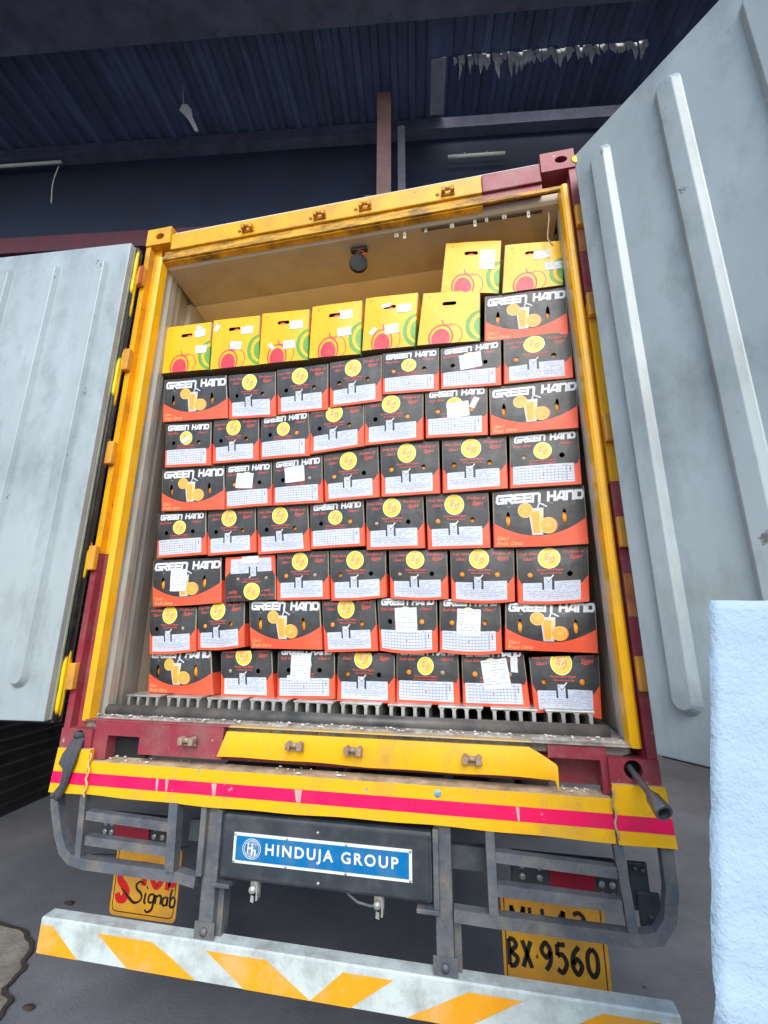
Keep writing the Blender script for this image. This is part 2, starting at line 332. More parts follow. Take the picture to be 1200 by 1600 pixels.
# corner castings: lower two are maroon, upper left yellow, upper right maroon
def casting(x0, z0, matl, hole):
    mb = MB(); x1 = x0+.162; z1 = z0+.118; y0 = -.012; y1 = .166
    hx, hz, ra, rb = hole; n = 20
    out = []; 
    for k in range(n):
        t = 2*math.pi*k/n; c, s_ = math.cos(t), math.sin(t)
        f = min((.081)/max(abs(c), 1e-6), (.059)/max(abs(s_), 1e-6)); out.append((x0+.081+c*f, z0+.059+s_*f))
    inn = [(hx+ra*math.cos(2*math.pi*k/n), hz+rb*math.sin(2*math.pi*k/n)) for k in range(n)]
    crn = [(x1, z1), (x0, z1), (x0, z0), (x1, z0)]
    # snap nearest outline points to the corners
    for c in crn:
        i = min(range(n), key=lambda i: (out[i][0]-c[0])**2+(out[i][1]-c[1])**2); out[i] = c
    mb.add([(x, y0, z) for x, z in out]+[(x, y0, z) for x, z in inn], [(k, (k+1) % n, (k+1) % n+n, k+n) for k in range(n)])
    mb.add([(x, y0, z) for x, z in inn]+[(x, y0+.03, z) for x, z in inn], [(k, (k+1) % n, (k+1) % n+n, k+n) for k in range(n)])
    mb.add([(x, y0, z) for x, z in out]+[(x, y1, z) for x, z in out], [(k, k+n, (k+1) % n+n, (k+1) % n) for k in range(n)])
    mb.add([(x, y1, z) for x, z in out], [list(range(n))])
    o = mb.build('corner_casting', matl, cont, recalc=False)
    m2 = MB(); m2.tube([(hx, y0+.0302, hz), (hx, y0+.09, hz)], ra*1.25, 16); m2.build('casting_hole', M_dark, o)
    return o
casting(-1.219, 2.778, M_yel, (-1.130, 2.835, .028, .022)); casting(1.057, 2.778, M_mar, (1.155, 2.838, .030, .022))
casting(-1.219, .0, M_mar, (-1.120, .080, .026, .032)); casting(1.057, .0, M_mar, (1.135, .085, .030, .030))
# top header beam: yellow, its right end maroon
mb = MB(); mb.box((-1.057, 0, 2.735), (.762, .12, 2.848), 0, .006); mb.build('header_beam', M_yel, cont)
mb = MB(); mb.box((-1.10, .014, 2.66), (.762, .12, 2.733), 0); mb.box((-1.12, .002, 2.668), (1.155, .014, 2.690), 0, .003); mb.build('header_lip', M_yelg, cont)
mb = MB(); mb.box((.763, -.001, 2.735), (1.057, .119, 2.848), 0, .006); mb.box((.763, .0135, 2.692), (1.057, .12, 2.733), 0); mb.build('header_beam', M_mar, cont)
mb = MB(); mb.box((-1.21, .02, 2.849), (1.21, 12.1, 2.875)); mb.box((-1.215, .17, 0.1), (-1.19, 12.1, 2.849)); mb.box((1.19, .17, .1), (1.215, 12.1, 2.849)); mb.box((-1.19, 12.05, .1), (1.19, 12.1, 2.849))
mb.build('outer_shell', mat('shell_white', (.6, .6, .58), .6), cont)
# posts: outer flange, recessed web, rounded inner strip.  colours change along the height
def post(sg, segs):
    for (z0, z1, mt) in segs:
        mb = MB()
        def bx(xa, xb, ya, yb):
            xa, xb = sg*xa, sg*xb; mb.box((min(xa, xb), ya, z0), (max(xa, xb), yb, z1), 0)
        bx(1.219, 1.187, -.004, .15); bx(1.187, 1.139 if sg < 0 else 1.184, .034, .15)
        mb.build('corner_post', mt, cont)
post(-1, [(.118, .91, M_mar), (.912, 2.778, M_yel)])
post(1, [(.118, 1.13, M_mar), (1.132, 1.99, M_yel), (1.992, 2.778, M_mar)])
mb = MB(); mb.box((1.188, -.006, 2.27), (1.217, -.0045, 2.40)); mb.build('paint_patch', mat('peach_paint', (.62, .25, .07), .5, dirt=(.3, .05, .04), damt=.8), cont)
mb = MB(); mb.box((1.188, -.006, .60), (1.217, -.0045, .76)); mb.build('paint_patch', MATS['peach_paint'], cont)
for sg in (-1, 1):
    k = 0 if sg < 0 else .038
    mb = MB(); prof = [(1.139+k, .05), (1.139+k, .006), (1.130+k, -.004), (1.112+k, -.004), (1.102+k, .004), (1.097+k, .05)]
    mb.prism([(sg*x, y) for x, y in prof], .150, 2.69, 0, 'xy'); mb.build('door_stop', mat('bright_yellow', (.93, .47, .003), .32, var=.06, bump=.1, dirt=(.4, .25, .06), damt=.5, dthr=.63), cont)
    mb = MB(); k = 0 if sg < 0 else .044; pr = [(1.100, .050), (1.104, .075), (1.094, .095), (1.096, .145), (1.118, .165), (1.112, .20), (1.125, .26), (1.145, .34), (1.183, .34), (1.183, .0505), (1.15, .0505)]
    mb.prism([(sg*(x+k*(x < 1.13)+(k*.4 if 1.13 < x < 1.15 else 0)), y) for x, y in pr], .16, 2.66, 0, 'xy'); mb.build('jamb', M_steel, cont)
# liner: walls, ceiling, soffit, floor
mb = MB(); mb.box((-1.18, .341, .15), (-1.146, 12, 2.735)); mb.box((1.164, .341, .15), (1.188, 12, 2.735)); mb.build('side_liner', M_liner, cont)
mb = MB(); mb.prism([(.342, 2.612), (1.7, 2.36), (12, 2.36), (12, 2.735), (.342, 2.735)], -1.1455, 1.1635, 0, 'yz'); mb.box((-1.146, 11.9, .2), (1.163, 11.99, 2.355)); mb.build('ceiling_liner', M_lite, cont)  # ceiling sloped down to catch light; paler colour offsets the shade there
mb = MB(); mb.prism([(.05, 2.66), (.06, 2.645), (.34, 2.615), (.34, 2.70), (.05, 2.70)], -1.10, 1.14, 0, 'yz'); mb.build('soffit', M_liner, cont)
mb = MB(); mb.prism([(.30, 2.60), (.30, 2.30), (.34, 2.25), (.62, 2.25), (.62, 2.62)], -1.1455, -1.10, 0, 'yz'); mb.build('wall_bracket', M_liner, cont)
mb = MB(); mb.box((-1.15, .05, .12), (1.15, 12, .160)); mb.build('floor_pan', M_dust, cont)
# curtain rail with plastic clips on the soffit
mb = MB(); mb.tube([(.44, .075, 2.637), (.62, .078, 2.637), (.80, .080, 2.637), (1.06, .085, 2.638)], .0065, 6)
rl = mb.build('curtain_rail', mat('dark_rail', (.06, .045, .03), .7, var=.4, scale=30), cont)
for k, x in enumerate((.30, .345, .46, .60, .72, .78, .87, .99)):
    mb = MB(); w = .012 if k % 3 == 0 else .008; h = .028+.018*(k % 3 == 1)
    mb.prism([(x-w, 2.645), (x+w, 2.645), (x+w*.9, 2.645-h), (x-w*.8, 2.645-h)], .070, .0725); mb.box((x-.003, .0685, 2.632-.4*h), (x+.003, .0698, 2.638-.4*h), 1)
    mb.build('clip', [mat('clip_plastic', (.72, .68, .60), .4), M_dark], rl)
# drooping cord in the right top corner
mb = MB(); mb.tube([(1.09, .08, 2.62), (1.085, .07, 2.56), (1.075, .07, 2.50), (1.07, .075, 2.45), (1.09, .07, 2.40)], .0035, 6); mb.build('cord', mat('cord_tan', (.45, .33, .2), .8), cont)
# round black lamp hanging from the soffit
mb = MB(); mb.box((.030, .105, 2.613), (.125, .135, 2.634), 0, .003); mb.box((.062, .112, 2.585), (.088, .128, 2.613)); lamp = mb.build('hanging_lamp', M_rub, cont)
mb = MB(); n = Vector((.25, -.95, -.2)).normalized(); c = Vector((.075, .12, 2.535)); mb.tube([c-n*.018, c-n*.014, c+n*.006, c+n*.007], [.047, .051, .051, .047], 28); mb.build('lamp_head', mat('lamp_black', (.008, .008, .009), .7), lamp)
mb = MB(); mb.tube([(.07, .098, 2.607), (.10, .094, 2.590), (.117, .090, 2.565), (.118, .088, 2.545)], .003, 6); mb.build('red_wire', mat('red_wire', (.5, .02, .04), .4), lamp)
# hinge lugs
def lug(sg, z0, z1, red=False):
    mb = MB(); xa, xb = sg*1.185, sg*1.268
    mb.box((min(xa, xb), -.034, z0), (max(xa, xb), -.005, z1), 0, .006)
    mb.tube([(sg*1.238, -.022, z0-.016), (sg*1.238, -.022, z1+.016)], .0135, 12)
    o = mb.build('hinge', mat('hinge_paint', (.78, .36, .03), .5, var=.12, dirt=(.35, .2, .08), damt=.7, dthr=.55), cont)
    if red:
        mb = MB(); mb.box((min(sg*1.184, sg*1.205), -.0385, z0+.002), (max(sg*1.184, sg*1.205), -.0345, z1-.002)); mb.build('hinge_plate', mat('red_brown', (.38, .06, .03), .5), o)
lug(-1, 2.485, 2.61, True); lug(-1, 1.925, 2.055); lug(-1, 1.375, 1.500); lug(-1, .825, .945); lug(-1, .28, .395)
for z in (2.40, 1.90, 1.30, .86, .34): lug(1, z, z+.12)
# sill: white grime strip, dark gutter, maroon ends with pockets and the bent yellow centre plate
mb = MB(); mb.prism([(.034, .152), (.04, .162), (.06, .166), (.09, .164), (.09, .118), (.034, .118)], -1.137, 1.137, 0, 'yz'); mb.build('sill_ledge', M_dust, cont)
for xa, xb, mm in ((-1.137, -.405, M_mar), (-.4045, .80, mat('yellow_lip', (.62, .38, .06), .6, var=.15, dirt=(.38, .36, .32), damt=.9, dscale=10, dthr=.5)), (.8005, 1.137, M_dust)):
    mb = MB(); mb.prism([(-.0045, .1525), (-.0025, .157), (.015, .1575), (.018, .1545), (.0335, .156), (.0335, .1525)], xa, xb, 0, 'yz'); mb.build('sill_lip', mm, cont)
mb = MB(); mb.tube([(-1.092, .105, .178), (1.098, .105, .178)], .026, 14); mb.build('gutter_seal', mat('seal_dark', (.05, .052, .055), .45, dirt=(.16, .15, .14), damt=.8, dthr=.5), cont)
mb = MB()
mb.box((-1.057, -.002, .0), (-.985, .05, .1515)); mb.box((-.985, -.002, .095), (-.825, .05, .1515)); mb.box((-.825, -.002, .028), (-.43, .05, .1515))
mb.box((.86, .004, .105), (1.057, .05, .1515)); mb.box((1.035, .004, .0), (1.057, .05, .105)); mb.box((.84, .004, .028), (.862, .05, .105))
mb.box((-1.057, .10, .0), (1.057, .12, .1515))
mb.build('sill_beam', M_mar, cont)
mb = MB(); mb.box((-.985, .05, .0), (-.825, .0995, .094), 0); mb.build('pocket_shade', M_dark, cont)  # near-black block stands in for the shade inside the pocket
# bent yellow plate across the sill
mb = MB(); n = 40; top = []; bot = []; 
for i in range(n+1):
    t = i/n; x = -.445+t*(.860+.445)
    zt = .137-.62*max(0, x-.80); zb = .042-.006*t+.003*math.sin(t*9)+.0015*math.sin(t*23)
    top.append((x if i else -.405, -.005, zt)); bot.append((x, -.008-.006*math.sin(t*8+1), zb))
top.append((.884, -.006, .086)); bot.append((.876, -.012, .034)); top.append((.889, -.007, .078)); bot.append((.885, -.012, .002))
k = len(top)
def mid(t_, b_): return tuple(t_[i]*.5+b_[i]*.5+(-.007 if i == 1 else 0) for i in range(3))
md = [mid(a, b) for a, b in zip(top, bot)]
fr = top+md+bot; bk = [(x, y+.006, z) for x, y, z in fr]
mb.add(fr, [(i, i+k, i+k+1, i+1) for i in range(k-1)]+[(i+k, i+2*k, i+2*k+1, i+k+1) for i in range(k-1)], 0, True)
mb.add(bk, [(i, i+1, i+k+1, i+k) for i in range(k-1)]+[(i+k, i+k+1, i+2*k+1, i+2*k) for i in range(k-1)], 0, True)
mb.add(top+[(x, .0045, z) for x, y, z in top], [(i, i+1, i+k+1, i+k) for i in range(k-1)], 0)
mb.add(bot+[(x, y+.006, z) for x, y, z in bot], [(i, i+k, i+k+1, i+1) for i in range(k-1)], 0)
mb.build('sill_plate', M_yel2, cont, recalc=False)
# cam keepers (rusty lock lugs) on sill and header
def keeper(x, z, top):
    mb = MB(); y = -.001 if top else -.019
    for s_ in (-1, 1):
        mb.prism([(x+s_*.024-.009, z-.013), (x+s_*.024+.009, z-.013), (x+s_*.024+.011, z+.010), (x+s_*.024, z+.018), (x+s_*.024-.011, z+.010)], y-.030, y)
    mb.box((x-.036, y-.008, z-.020), (x+.036, y, z-.012), 0, .002)
    mb.tube([(x-.012, y-.020, z+.004), (x+.012, y-.020, z+.004)], .010, 10)
    if top: mb.tube([(x-.055, -.004, z), (x-.055, .001, z)], .010, 10)
    mb.build('lock_keeper', mat('keeper_yellow', (.72, .33, .02), .5, dirt=(.25, .12, .05), damt=.8, dthr=.5) if top else M_rust, cont)
for x, z in ((-.552, 2.775), (-.118, 2.772), (.142, 2.777), (.588, 2.773)): keeper(x, z, True)
for x, z in ((-.574, .098), (-.100, .103), (.140, .098), (.590, .092)): keeper(x, z, False)
# T-shaped floor rails seen end-on
for k in range(10):
    x = -1.075+k*.2180; mb = MB(); w = .188
    mb.box((x, .185+.004*(k % 2), .228), (x+w, 1.4, .236), 0, .002)
    for j in range(4):
        xx = x+.008+j*(w-.016-.016)/3; mb.box((xx, .1855+.004*(k % 2), .1605), (xx+.014, 1.4, .227))
        mb.prism([(xx-.006, .2275), (xx, .220), (xx+.014, .220), (xx+.020, .2275)], .19, .3)
    mb.build('floor_rail', M_rail, cont)
# doors
def door(name, org, d, w, mt, ribs, back, yellow, lab):
    """local frame: x along the door away from the hinge, y outwards (away from the liner), z up"""
    d = Vector((d[0], d[1], 0)).normalized(); nrm = Vector((-d.y, d.x, 0))*back
    mtx = Matrix(((d.x, nrm.x, 0, org[0]), (d.y, nrm.y, 0, org[1]), (0, 0, 1, 0), (0, 0, 0, 1)))
    z0, z1 = .158, 2.72
    mb = MB(); mb.box((0, 0, z0), (w, .030, z1), 0, .004)
    pan = mb.build(name, mt, cont); pan['label'] = lab; pan.matrix_world = mtx
    for (s, hw) in ribs:
        mb = MB(); n = 10; lo, hi = .290+hw*0, 2.622
        def cap(hwid, y, e):
            pts = []
            for k in range(n+1): a = math.pi*k/n; pts.append((s+hwid*math.cos(a), y, hi-hw+hwid*math.sin(a)*e))
            for k in range(n+1): a = math.pi+math.pi*k/n; pts.append((s+hwid*math.cos(a), y, lo+hw+hwid*math.sin(a)*e))
            return pts
        A = cap(hw, -.0004, 1); A2 = cap(hw*.93, -.0035, 1); B = cap(hw*.60, -.0250, 1); B2 = cap(hw*.54, -.0265, 1); N = len(A)
        mb.add(A+A2+B+B2, [(i+q*N, (i+1) % N+q*N, (i+1) % N+(q+1)*N, i+(q+1)*N) for q in range(3) for i in range(N)]+[[3*N+i for i in range(N)]], 0)
        mb.build('rib', mt, pan)
    mb = MB(); mb.box((-.004, .0305, z0+.002), (w+.004, .040, z1-.002)); mb.build('trim', mat('trim_green', (.42, .46, .36), .4, dirt=(.2, .2, .15), damt=.6), pan)
    mb = MB()
    for q, y in enumerate((.050, .066)):
        for sx in (-.010, w+.010): mb.tube([(sx, y, z0-.008), (sx, y, z1+.004)], .0085, 8)
        for zz in (z0-.008, z1+.004): mb.tube([(-.010, y, zz), (w+.010, y, zz)], .0085, 8)
    mb.build('gasket', M_rub, pan)
    mb = MB(); mb.box((.0, .041, z0+.001), (w, .080, z1-.003)); mb.box((-.004, .0795, z0-.018), (w+.022, .098, z1+.006), 0, .003); mb.build('outer_skin', M_seal, pan)
    for (a, b, y, r) in yellow:
        mb = MB(); k = 7; mb.tube([(-.0105, y, a+(b-a)*i/k) for i in range(k+1)], [r*.75]+[r+.0009*math.sin(i*2.1) for i in range(k-1)]+[r*.75], 10)
        mb.build('paint_smear', mat('smear', (.88, .62, .003), .4), pan)
    return pan
door('left_door', (-1.235, -.098), (-1, -.075), 1.14, M_door, [(.158, .050), (.467, .050), (.775, .050), (1.04, .045)], -1, [(2.40, 2.715, .050, .0098), (2.25, 2.60, .066, .0094), (1.75, 2.0, .050, .0096), (1.70, 2.06, .066, .0098), (.78, .93, .066, .0096), (.16, .46, .066, .0097), (.17, .44, .0500, .0095)], 'grey ribbed left door swung fully open')
rd = door('right_door', (1.185, -.11), (.643, -.766), 1.15, M_door, [(.120, .050), (.412, .050), (.702, .050), (.99, .050)], 1, [], 'grey ribbed right door swung out towards the viewer')
mb = MB(); mb.tube([(.010, -.0003, 2.69), (.012, -.0016, 2.69)], [.026, .016], 12); o = mb.build('paint_smear', MATS['smear'], rd)

# rag tied in the lower left casting and the wheel wrench stuck in the lower right one
mb = MB(); rows = [(-1.120, .092, .020, -.002), (-1.119, .072, .024, -.026), (-1.120, .045, .030, -.036), (-1.130, .015, .036, -.042), (-1.137, -.012, .040, -.044), (-1.128, -.035, .024, -.044), (-1.130, -.065, .019, -.042), (-1.138, -.100, .020, -.041), (-1.158, -.132, .024, -.043), (-1.168, -.152, .022, -.044)]
nc = 13; vs = []
for (x, z, w, y) in rows:
    for k in range(nc):
        t = k/(nc-1)*2-1; vs.append((x+w*t, y-.0045*math.cos(t*8+z*22)+.008*t*t, z+.010*noise.noise(Vector((t*2, z*30, 1)))-.012*t*(z < -.14)))
nr = len(rows); F = [(j*nc+k, j*nc+k+1, (j+1)*nc+k+1, (j+1)*nc+k) for j in range(nr-1) for k in range(nc-1)]
mb.add(vs, F, 0, True); mb.tube([(-1.14, .0, .088), (-1.125, -.028, .096), (-1.105, .0, .088)], .010, 8)
o = mb.build('rag', M_cloth, recalc=False); sm = o.modifiers.new('thick', 'SOLIDIFY'); sm.thickness = .005
tag(o, 'dark grey rag tied through the lower left corner of the container', 'rag')
mb = MB(); a = Vector((1.128, .01, .088)); e = Vector((1.168, -.160, .006)); dd = (e-a).normalized()
mb.tube([a, e-dd*.080, e-dd*.056, e-dd*.004, e], [.0105, .0115, .0225, .0275, .0262], 24, caps=False)
mb.tube([e-dd*.0004, e], [.0190, .0262], 24, caps=False); mb.tube([e-dd*.026, e], [.0170, .0190], 6, caps=False); mb.tube([e-dd*.028, e-dd*.026], [.019, .019], 12)
tag(mb.build('wheel_wrench', mat('tool_steel', (.22, .24, .25), .38, metal=.7, var=.2), recalc=False), 'grey steel wheel wrench stuck in the lower right corner of the container', 'wrench')

# ---------------------------------------------------------------- the lorry under it
lorry = empty('lorry', 'rear of a lorry with yellow bumper, guards and striped underrun bar', 'lorry', (0, 0, 0))
def bump_piece(x0, x1, y, name='bumper', sk0=0, sk1=0, zt=.040):
    zb = -.136; s1, s0 = -.052, -.098
    mb = MB()
    def q(za, zc, mi, pr):
        fa = (za-zb)/(zt-zb); fc = (zc-zb)/(zt-zb)
        n = max(1, int((x1-x0)/.05)); 
        xa = [x0+sk0*(1-fa)+(x1+sk1*(1-fa)-x0-sk0*(1-fa))*i/n for i in range(n+1)]; xc = [x0+sk0*(1-fc)+(x1+sk1*(1-fc)-x0-sk0*(1-fc))*i/n for i in range(n+1)]
        wv = lambda x: .003*math.sin(x*4.1)+.0015*math.sin(x*17)
        mb.add([(a, y-pr, za) for a in xa]+[(c, y-pr, zc+(wv(c) if zc == zb else 0)) for c in xc], [(i, i+n+1, i+n+2, i+1) for i in range(n)], mi)
    q(zt, s1, 0, 0); q(s1, s0, 1, .0006); q(s0, zb, 0, 0)
    mb.add([(x0, y, zt), (x1, y, zt), (x1, y+.075, zt+.004), (x0, y+.075, zt+.004)], [(0, 1, 2, 3)], 2)
    mb.add([(x0, y, zt), (x0, y+.07, zt), (x0+sk0, y+.07, zb), (x0+sk0, y, zb)], [(0, 1, 2, 3)], 0)
    mb.add([(x1, y, zt), (x1, y+.07, zt), (x1+sk1, y+.07, zb), (x1+sk1, y, zb)], [(3, 2, 1, 0)], 0)
    mb.add([(x0+sk0, y+.006, zb+.004), (x1+sk1, y+.006, zb+.004), (x1+sk1, y+.07, zb+.004), (x0+sk0, y+.07, zb+.004)], [(3, 2, 1, 0)], 3)
    mb.add([(x0, y+.006, zt-.002), (x1, y+.006, zt-.002), (x1+sk1, y+.006, zb+.002), (x0+sk0, y+.006, zb+.002)], [(0, 1, 2, 3)], 3)
    return mb.build(name, [M_yel2, M_pink, M_tan, M_iron], lorry, recalc=False)
bump_piece(-1.036, 1.052, -.020, zt=-.006); bump_piece(-1.208, -1.042, -.026, sk0=-.012); bump_piece(1.058, 1.224, -.026, sk1=.012)
mb = MB(); pts = [(-1.03+.006*math.sin(i*1.9), -.032, .03-.017*i) for i in range(11)]; mb.tube(pts, .0045, 6); mb.build('cord', mat('cord_yellow', (.7, .5, .2), .8), lorry)
mb = MB(); pts = [(1.055+.004*math.sin(i*1.7), -.032, .03-.017*i) for i in range(10)]; mb.tube(pts, .004, 6); mb.build('cord', MATS['cord_tan'], lorry)
mb = MB()
for x, z in ((.460, -.030),): mb.tube([(x, -.0206, z), (x, -.0215, z)], .013, 14)
mb.build('round_sticker', mat('sticker_blue', (.25, .5, .65), .4, var=.6, scale=90), lorry)
mb = MB()
for x, w in ((-.70, .006), (-.655, .007), (-.08, .015), (-.44, .011), (.74, .006)): mb.prism([(x-w, -.053), (x+w, -.054), (x+w*.7, -.097), (x-w*.4, -.095)], -.0212, -.0208)
mb.build('tape_tear', mat('bare_grey', (.62, .56, .52), .6, var=.3, scale=60, dirt=(.4, .1, .1), damt=.7, dscale=60, dthr=.5), lorry)
# rubble scraps on the bumper ledge
mb = MB(); 
for k in range(34):
    x = random.choice([random.uniform(-.98, -.6), random.uniform(-.3, .1), random.uniform(.9, 1.0)]); y = random.uniform(-.012, .06); r = random.uniform(.002, .0065)
    bm = bmesh.new(); bmesh.ops.create_icosphere(bm, subdivisions=1, radius=r, matrix=Matrix.Translation((x, y, .000+r*.4)) @ Matrix.Diagonal((random.uniform(.7, 1.8), 1, .6, 1))); mb.bm(bm)
tag(mb.build('plaster_crumbs', M_white), 'white crumbs scattered along the dusty top of the bumper', 'crumbs', kind='stuff')
mb = MB()
for k in range(150):
    x = random.uniform(-1.1, 1.12); y = random.uniform(.0, .055); r = random.uniform(.0015, .005)
    bm = bmesh.new(); bmesh.ops.create_icosphere(bm, subdivisions=1, radius=r, matrix=Matrix.Translation((x, y, .170+r*.3)) @ Matrix.Diagonal((random.uniform(.7, 2.2), 1, .6, 1))); mb.bm(bm)
tag(mb.build('ice_crumbs', M_white), 'white crumbs of ice and foam along the container sill', 'crumbs', kind='stuff')
# guards of square tube
def guard(sg, name):
    g = MB()
    if sg < 0:
        g.tube([(-1.205, .005, -.125), (-1.185, .005, -.20), (-1.148, .005, -.290), (-1.112, .005, -.350), (-1.07, .005, -.378), (-1.00, .005, -.388), (-.56, .005, -.392), (-.49, .005, -.402)], .019, sq=True)
        g.build('guard_tube', M_iron, lorry)
        for pth, r in (([(-1.055, .0, -.12), (-1.035, .0, -.37)], .014), ([(-.612, -.004, -.135), (-.600, -.004, -.373)], .020), ([(-.480, .0, -.14), (-.478, .0, -.38)], .012), ([(-1.022, .0, -.212), (-.632, .0, -.224)], .0165), ([(-1.008, .0, -.302), (-.622, .0, -.310)], .0165)):
            g = MB(); g.tube(pth, r, sq=True); g.build('guard_bar', M_iron, lorry)
    else:
        g.tube([(1.208, .005, -.125), (1.206, .005, -.26), (1.188, .005, -.345), (1.150, .005, -.395), (1.09, .005, -.408), (.64, .005, -.405), (.505, .005, -.402)], .019, sq=True)
        g.build('guard_tube', M_iron, lorry)
        for pth, r in (([(.640, -.004, -.13), (.640, -.004, -.386)], .0155), ([(1.056, .0, -.12), (1.075, .0, -.39)], .015), ([(.656, .0, -.215), (1.045, .0, -.226)], .0165), ([(.656, .0, -.312), (1.050, .0, -.318)], .0175)):
            g = MB(); g.tube(pth, r, sq=True); g.build('guard_bar', M_iron, lorry)
guard(-1, 'l'); guard(1, 'r')
for x in (-.445, .470):
    mb = MB(); mb.box((x-.030, .012, -.60), (x+.030, .060, -.125), 0, .004); mb.box((x-.042, .010, -.595), (x+.042, .012, -.535), 0); mb.tube([(x, .0, -.565), (x, .011, -.565)], .014, 8); mb.box((x-.055, .004, -.61), (x+.055, .07, -.596)); mb.box((x+.031, .04, -.60), (x+.055, .09, -.42))
    mb.build('drop_bracket', M_iron, lorry)
for a in ((.36, .62), (-.58, -.40)):
    mb = MB(); mb.box((a[0], .06, -.295), (a[1], .09, -.22), 0); mb.build('cross_member', M_box, lorry)
# dark box with the sign
mb = MB(); mb.box((-.398, -.004, -.383), (.434, .14, -.160), 0, .016); mb.box((-.385, -.007, -.372), (.421, -.0035, -.172), 0, .0025); eb = mb.build('equipment_box', M_box, lorry)
for x, fa, fb in ((-.41, -.420, -.345), (.446, .375, .456)):
    mb = MB(); mb.box((x-.010, -.01, -.395), (x+.010, .12, -.150), 0, .003); mb.box((fa, -.012, -.410), (fb, .05, -.3955), 0, .003); mb.build('mounting_frame', M_iron, lorry)
for x, z in ((.002, -.196), (.010, -.358)):
    mb = MB(); mb.tube([(x, -.0072, z), (x, -.012, z)], .006, 10); mb.build('bolt', M_rail, eb)
sgn = MB(); sgn.box((-.340, -.0100, -.322), (.361, -.0074, -.220)); sg_o = sgn.build('name_sign', M_white, lorry)
mb = MB(); mb.box((-.329, -.0112, -.312), (.350, -.0101, -.230)); mb.build('sign_panel', M_blue, sg_o)
mb = MB(); vs, ts = fit_text('HINDUJA GROUP', -.205, -.2965, .312, -.2475, offset=.022, space=1.28); 
for half in (0, 1):
    mb = MB(); raised(mb, vs, [t for t in ts if (vs[t[0]][0] > .083) == bool(half)], -.0113, .0012); mb.build('sign_lettering', mat('lettering_white', (.80, .80, .82), .4), sg_o)
mb = MB()
mb = MB()
def ringp(cx, cz, r0, r1, y, th, a0=0, a1=2*math.pi, n=32, sx=1.):
    vs = []; 
    for k in range(n+1):
        a = a0+(a1-a0)*k/n; vs += [(cx+sx*r0*math.cos(a), cz+r0*math.sin(a)), (cx+sx*r1*math.cos(a), cz+r1*math.sin(a))]
    ts = []
    for k in range(n): ts += [(2*k, 2*k+1, 2*k+3), (2*k, 2*k+3, 2*k+2)]
    raised(mb, vs, ts, y, th)
ex, ez = -.262, -.270
ringp(ex, ez, .0325, .0345, -.0113, .001, sx=1.1); ringp(ex, ez, .0270, .0285, -.0113, .001, sx=1.1)
for q in (.35, .68): ringp(ex, ez, .0262, .0272, -.0113, .001, sx=q)
for dz in (-.016, .016): mb.box((ex-.024, -.0123, ez+dz-.0005), (ex+.024, -.0114, ez+dz+.0005))
mb.build('sign_emblem', M_white, sg_o); mb = MB()
vs, ts = fit_text('H', ex-.018, ez-.016, ex+.004, ez+.020, offset=.015, shear=.1); raised(mb, vs, ts, -.0113, .0018)
vs, ts = fit_text('h', ex-.002, ez-.022, ex+.018, ez+.008, offset=.015, shear=.1); raised(mb, vs, ts, -.0113, .0019)
mb.build('sign_emblem', M_white, sg_o)
mb = MB()
for x, z in ((-.334, -.226), (.355, -.226), (-.334, -.316), (.355, -.316), (-.12, -.225), (-.12, -.317), (.115, -.225), (.115, -.317)): mb.tube([(x, -.0101, z), (x, -.0125, z)], .0045, 10)
mb.build('rivet', M_rail, sg_o)
# small brackets and a cable under the box
for x in (-.258, .232):
    mb = MB(); mb.box((x-.018, .03, -.432), (x+.018, .045, -.384)); mb.box((x+.010, .02, -.452), (x+.016, .05, -.384)); mb.tube([(x-.004, .01, -.415), (x-.004, .05, -.420)], [.012, .019], 12)
    mb.prism([(x-.010, -.455), (x+.004, -.458), (x+.004, -.436), (x-.008, -.434)], .016, .0165); mb.build('plate_lamp', M_rail, lorry)
mb = MB(); mb.tube([(.10, .04, -.384), (.115, .04, -.405), (.15, .04, -.425), (.20, .04, -.432), (.225, .04, -.425)], .005, 8); mb.build('cable', M_iron, lorry)
# striped underrun bar
mb = MB(); mb.box((-1.170, .0, -.712), (1.185, .060, -.603), 0); mb.prism([(.0, -.603), (.0, -.597), (.006, -.592), (.06, -.592), (.06, -.603)], -1.170, 1.185, 0, 'yz')
ub = mb.build('underrun_bar', M_strw, lorry)
zt, zb = -.6165, -.7125
for q in ([(-1.168, -.6165), (-1.112, zt), (-.975, zb), (-1.168, zb)], [(-.900, zt), (-.655, zt), (-.575, -.652), (-.455, zb), (-.750, zb)], [(-.425, zt), (-.180, zt), (-.008, zb), (-.262, zb)], [(.110, zt), (.290, zt), (.140, zb), (-.008, zb)], [(.545, zt), (.720, zt), (.530, zb), (.335, zb)], [(.960, zt), (1.130, zt), (.95, zb), (.76, zb)]):
    mb = MB(); mb.add([(x, -.0008, z) for x, z in q], [list(range(len(q)))]); mb.build('orange_stripe', M_stro, ub, recalc=False)
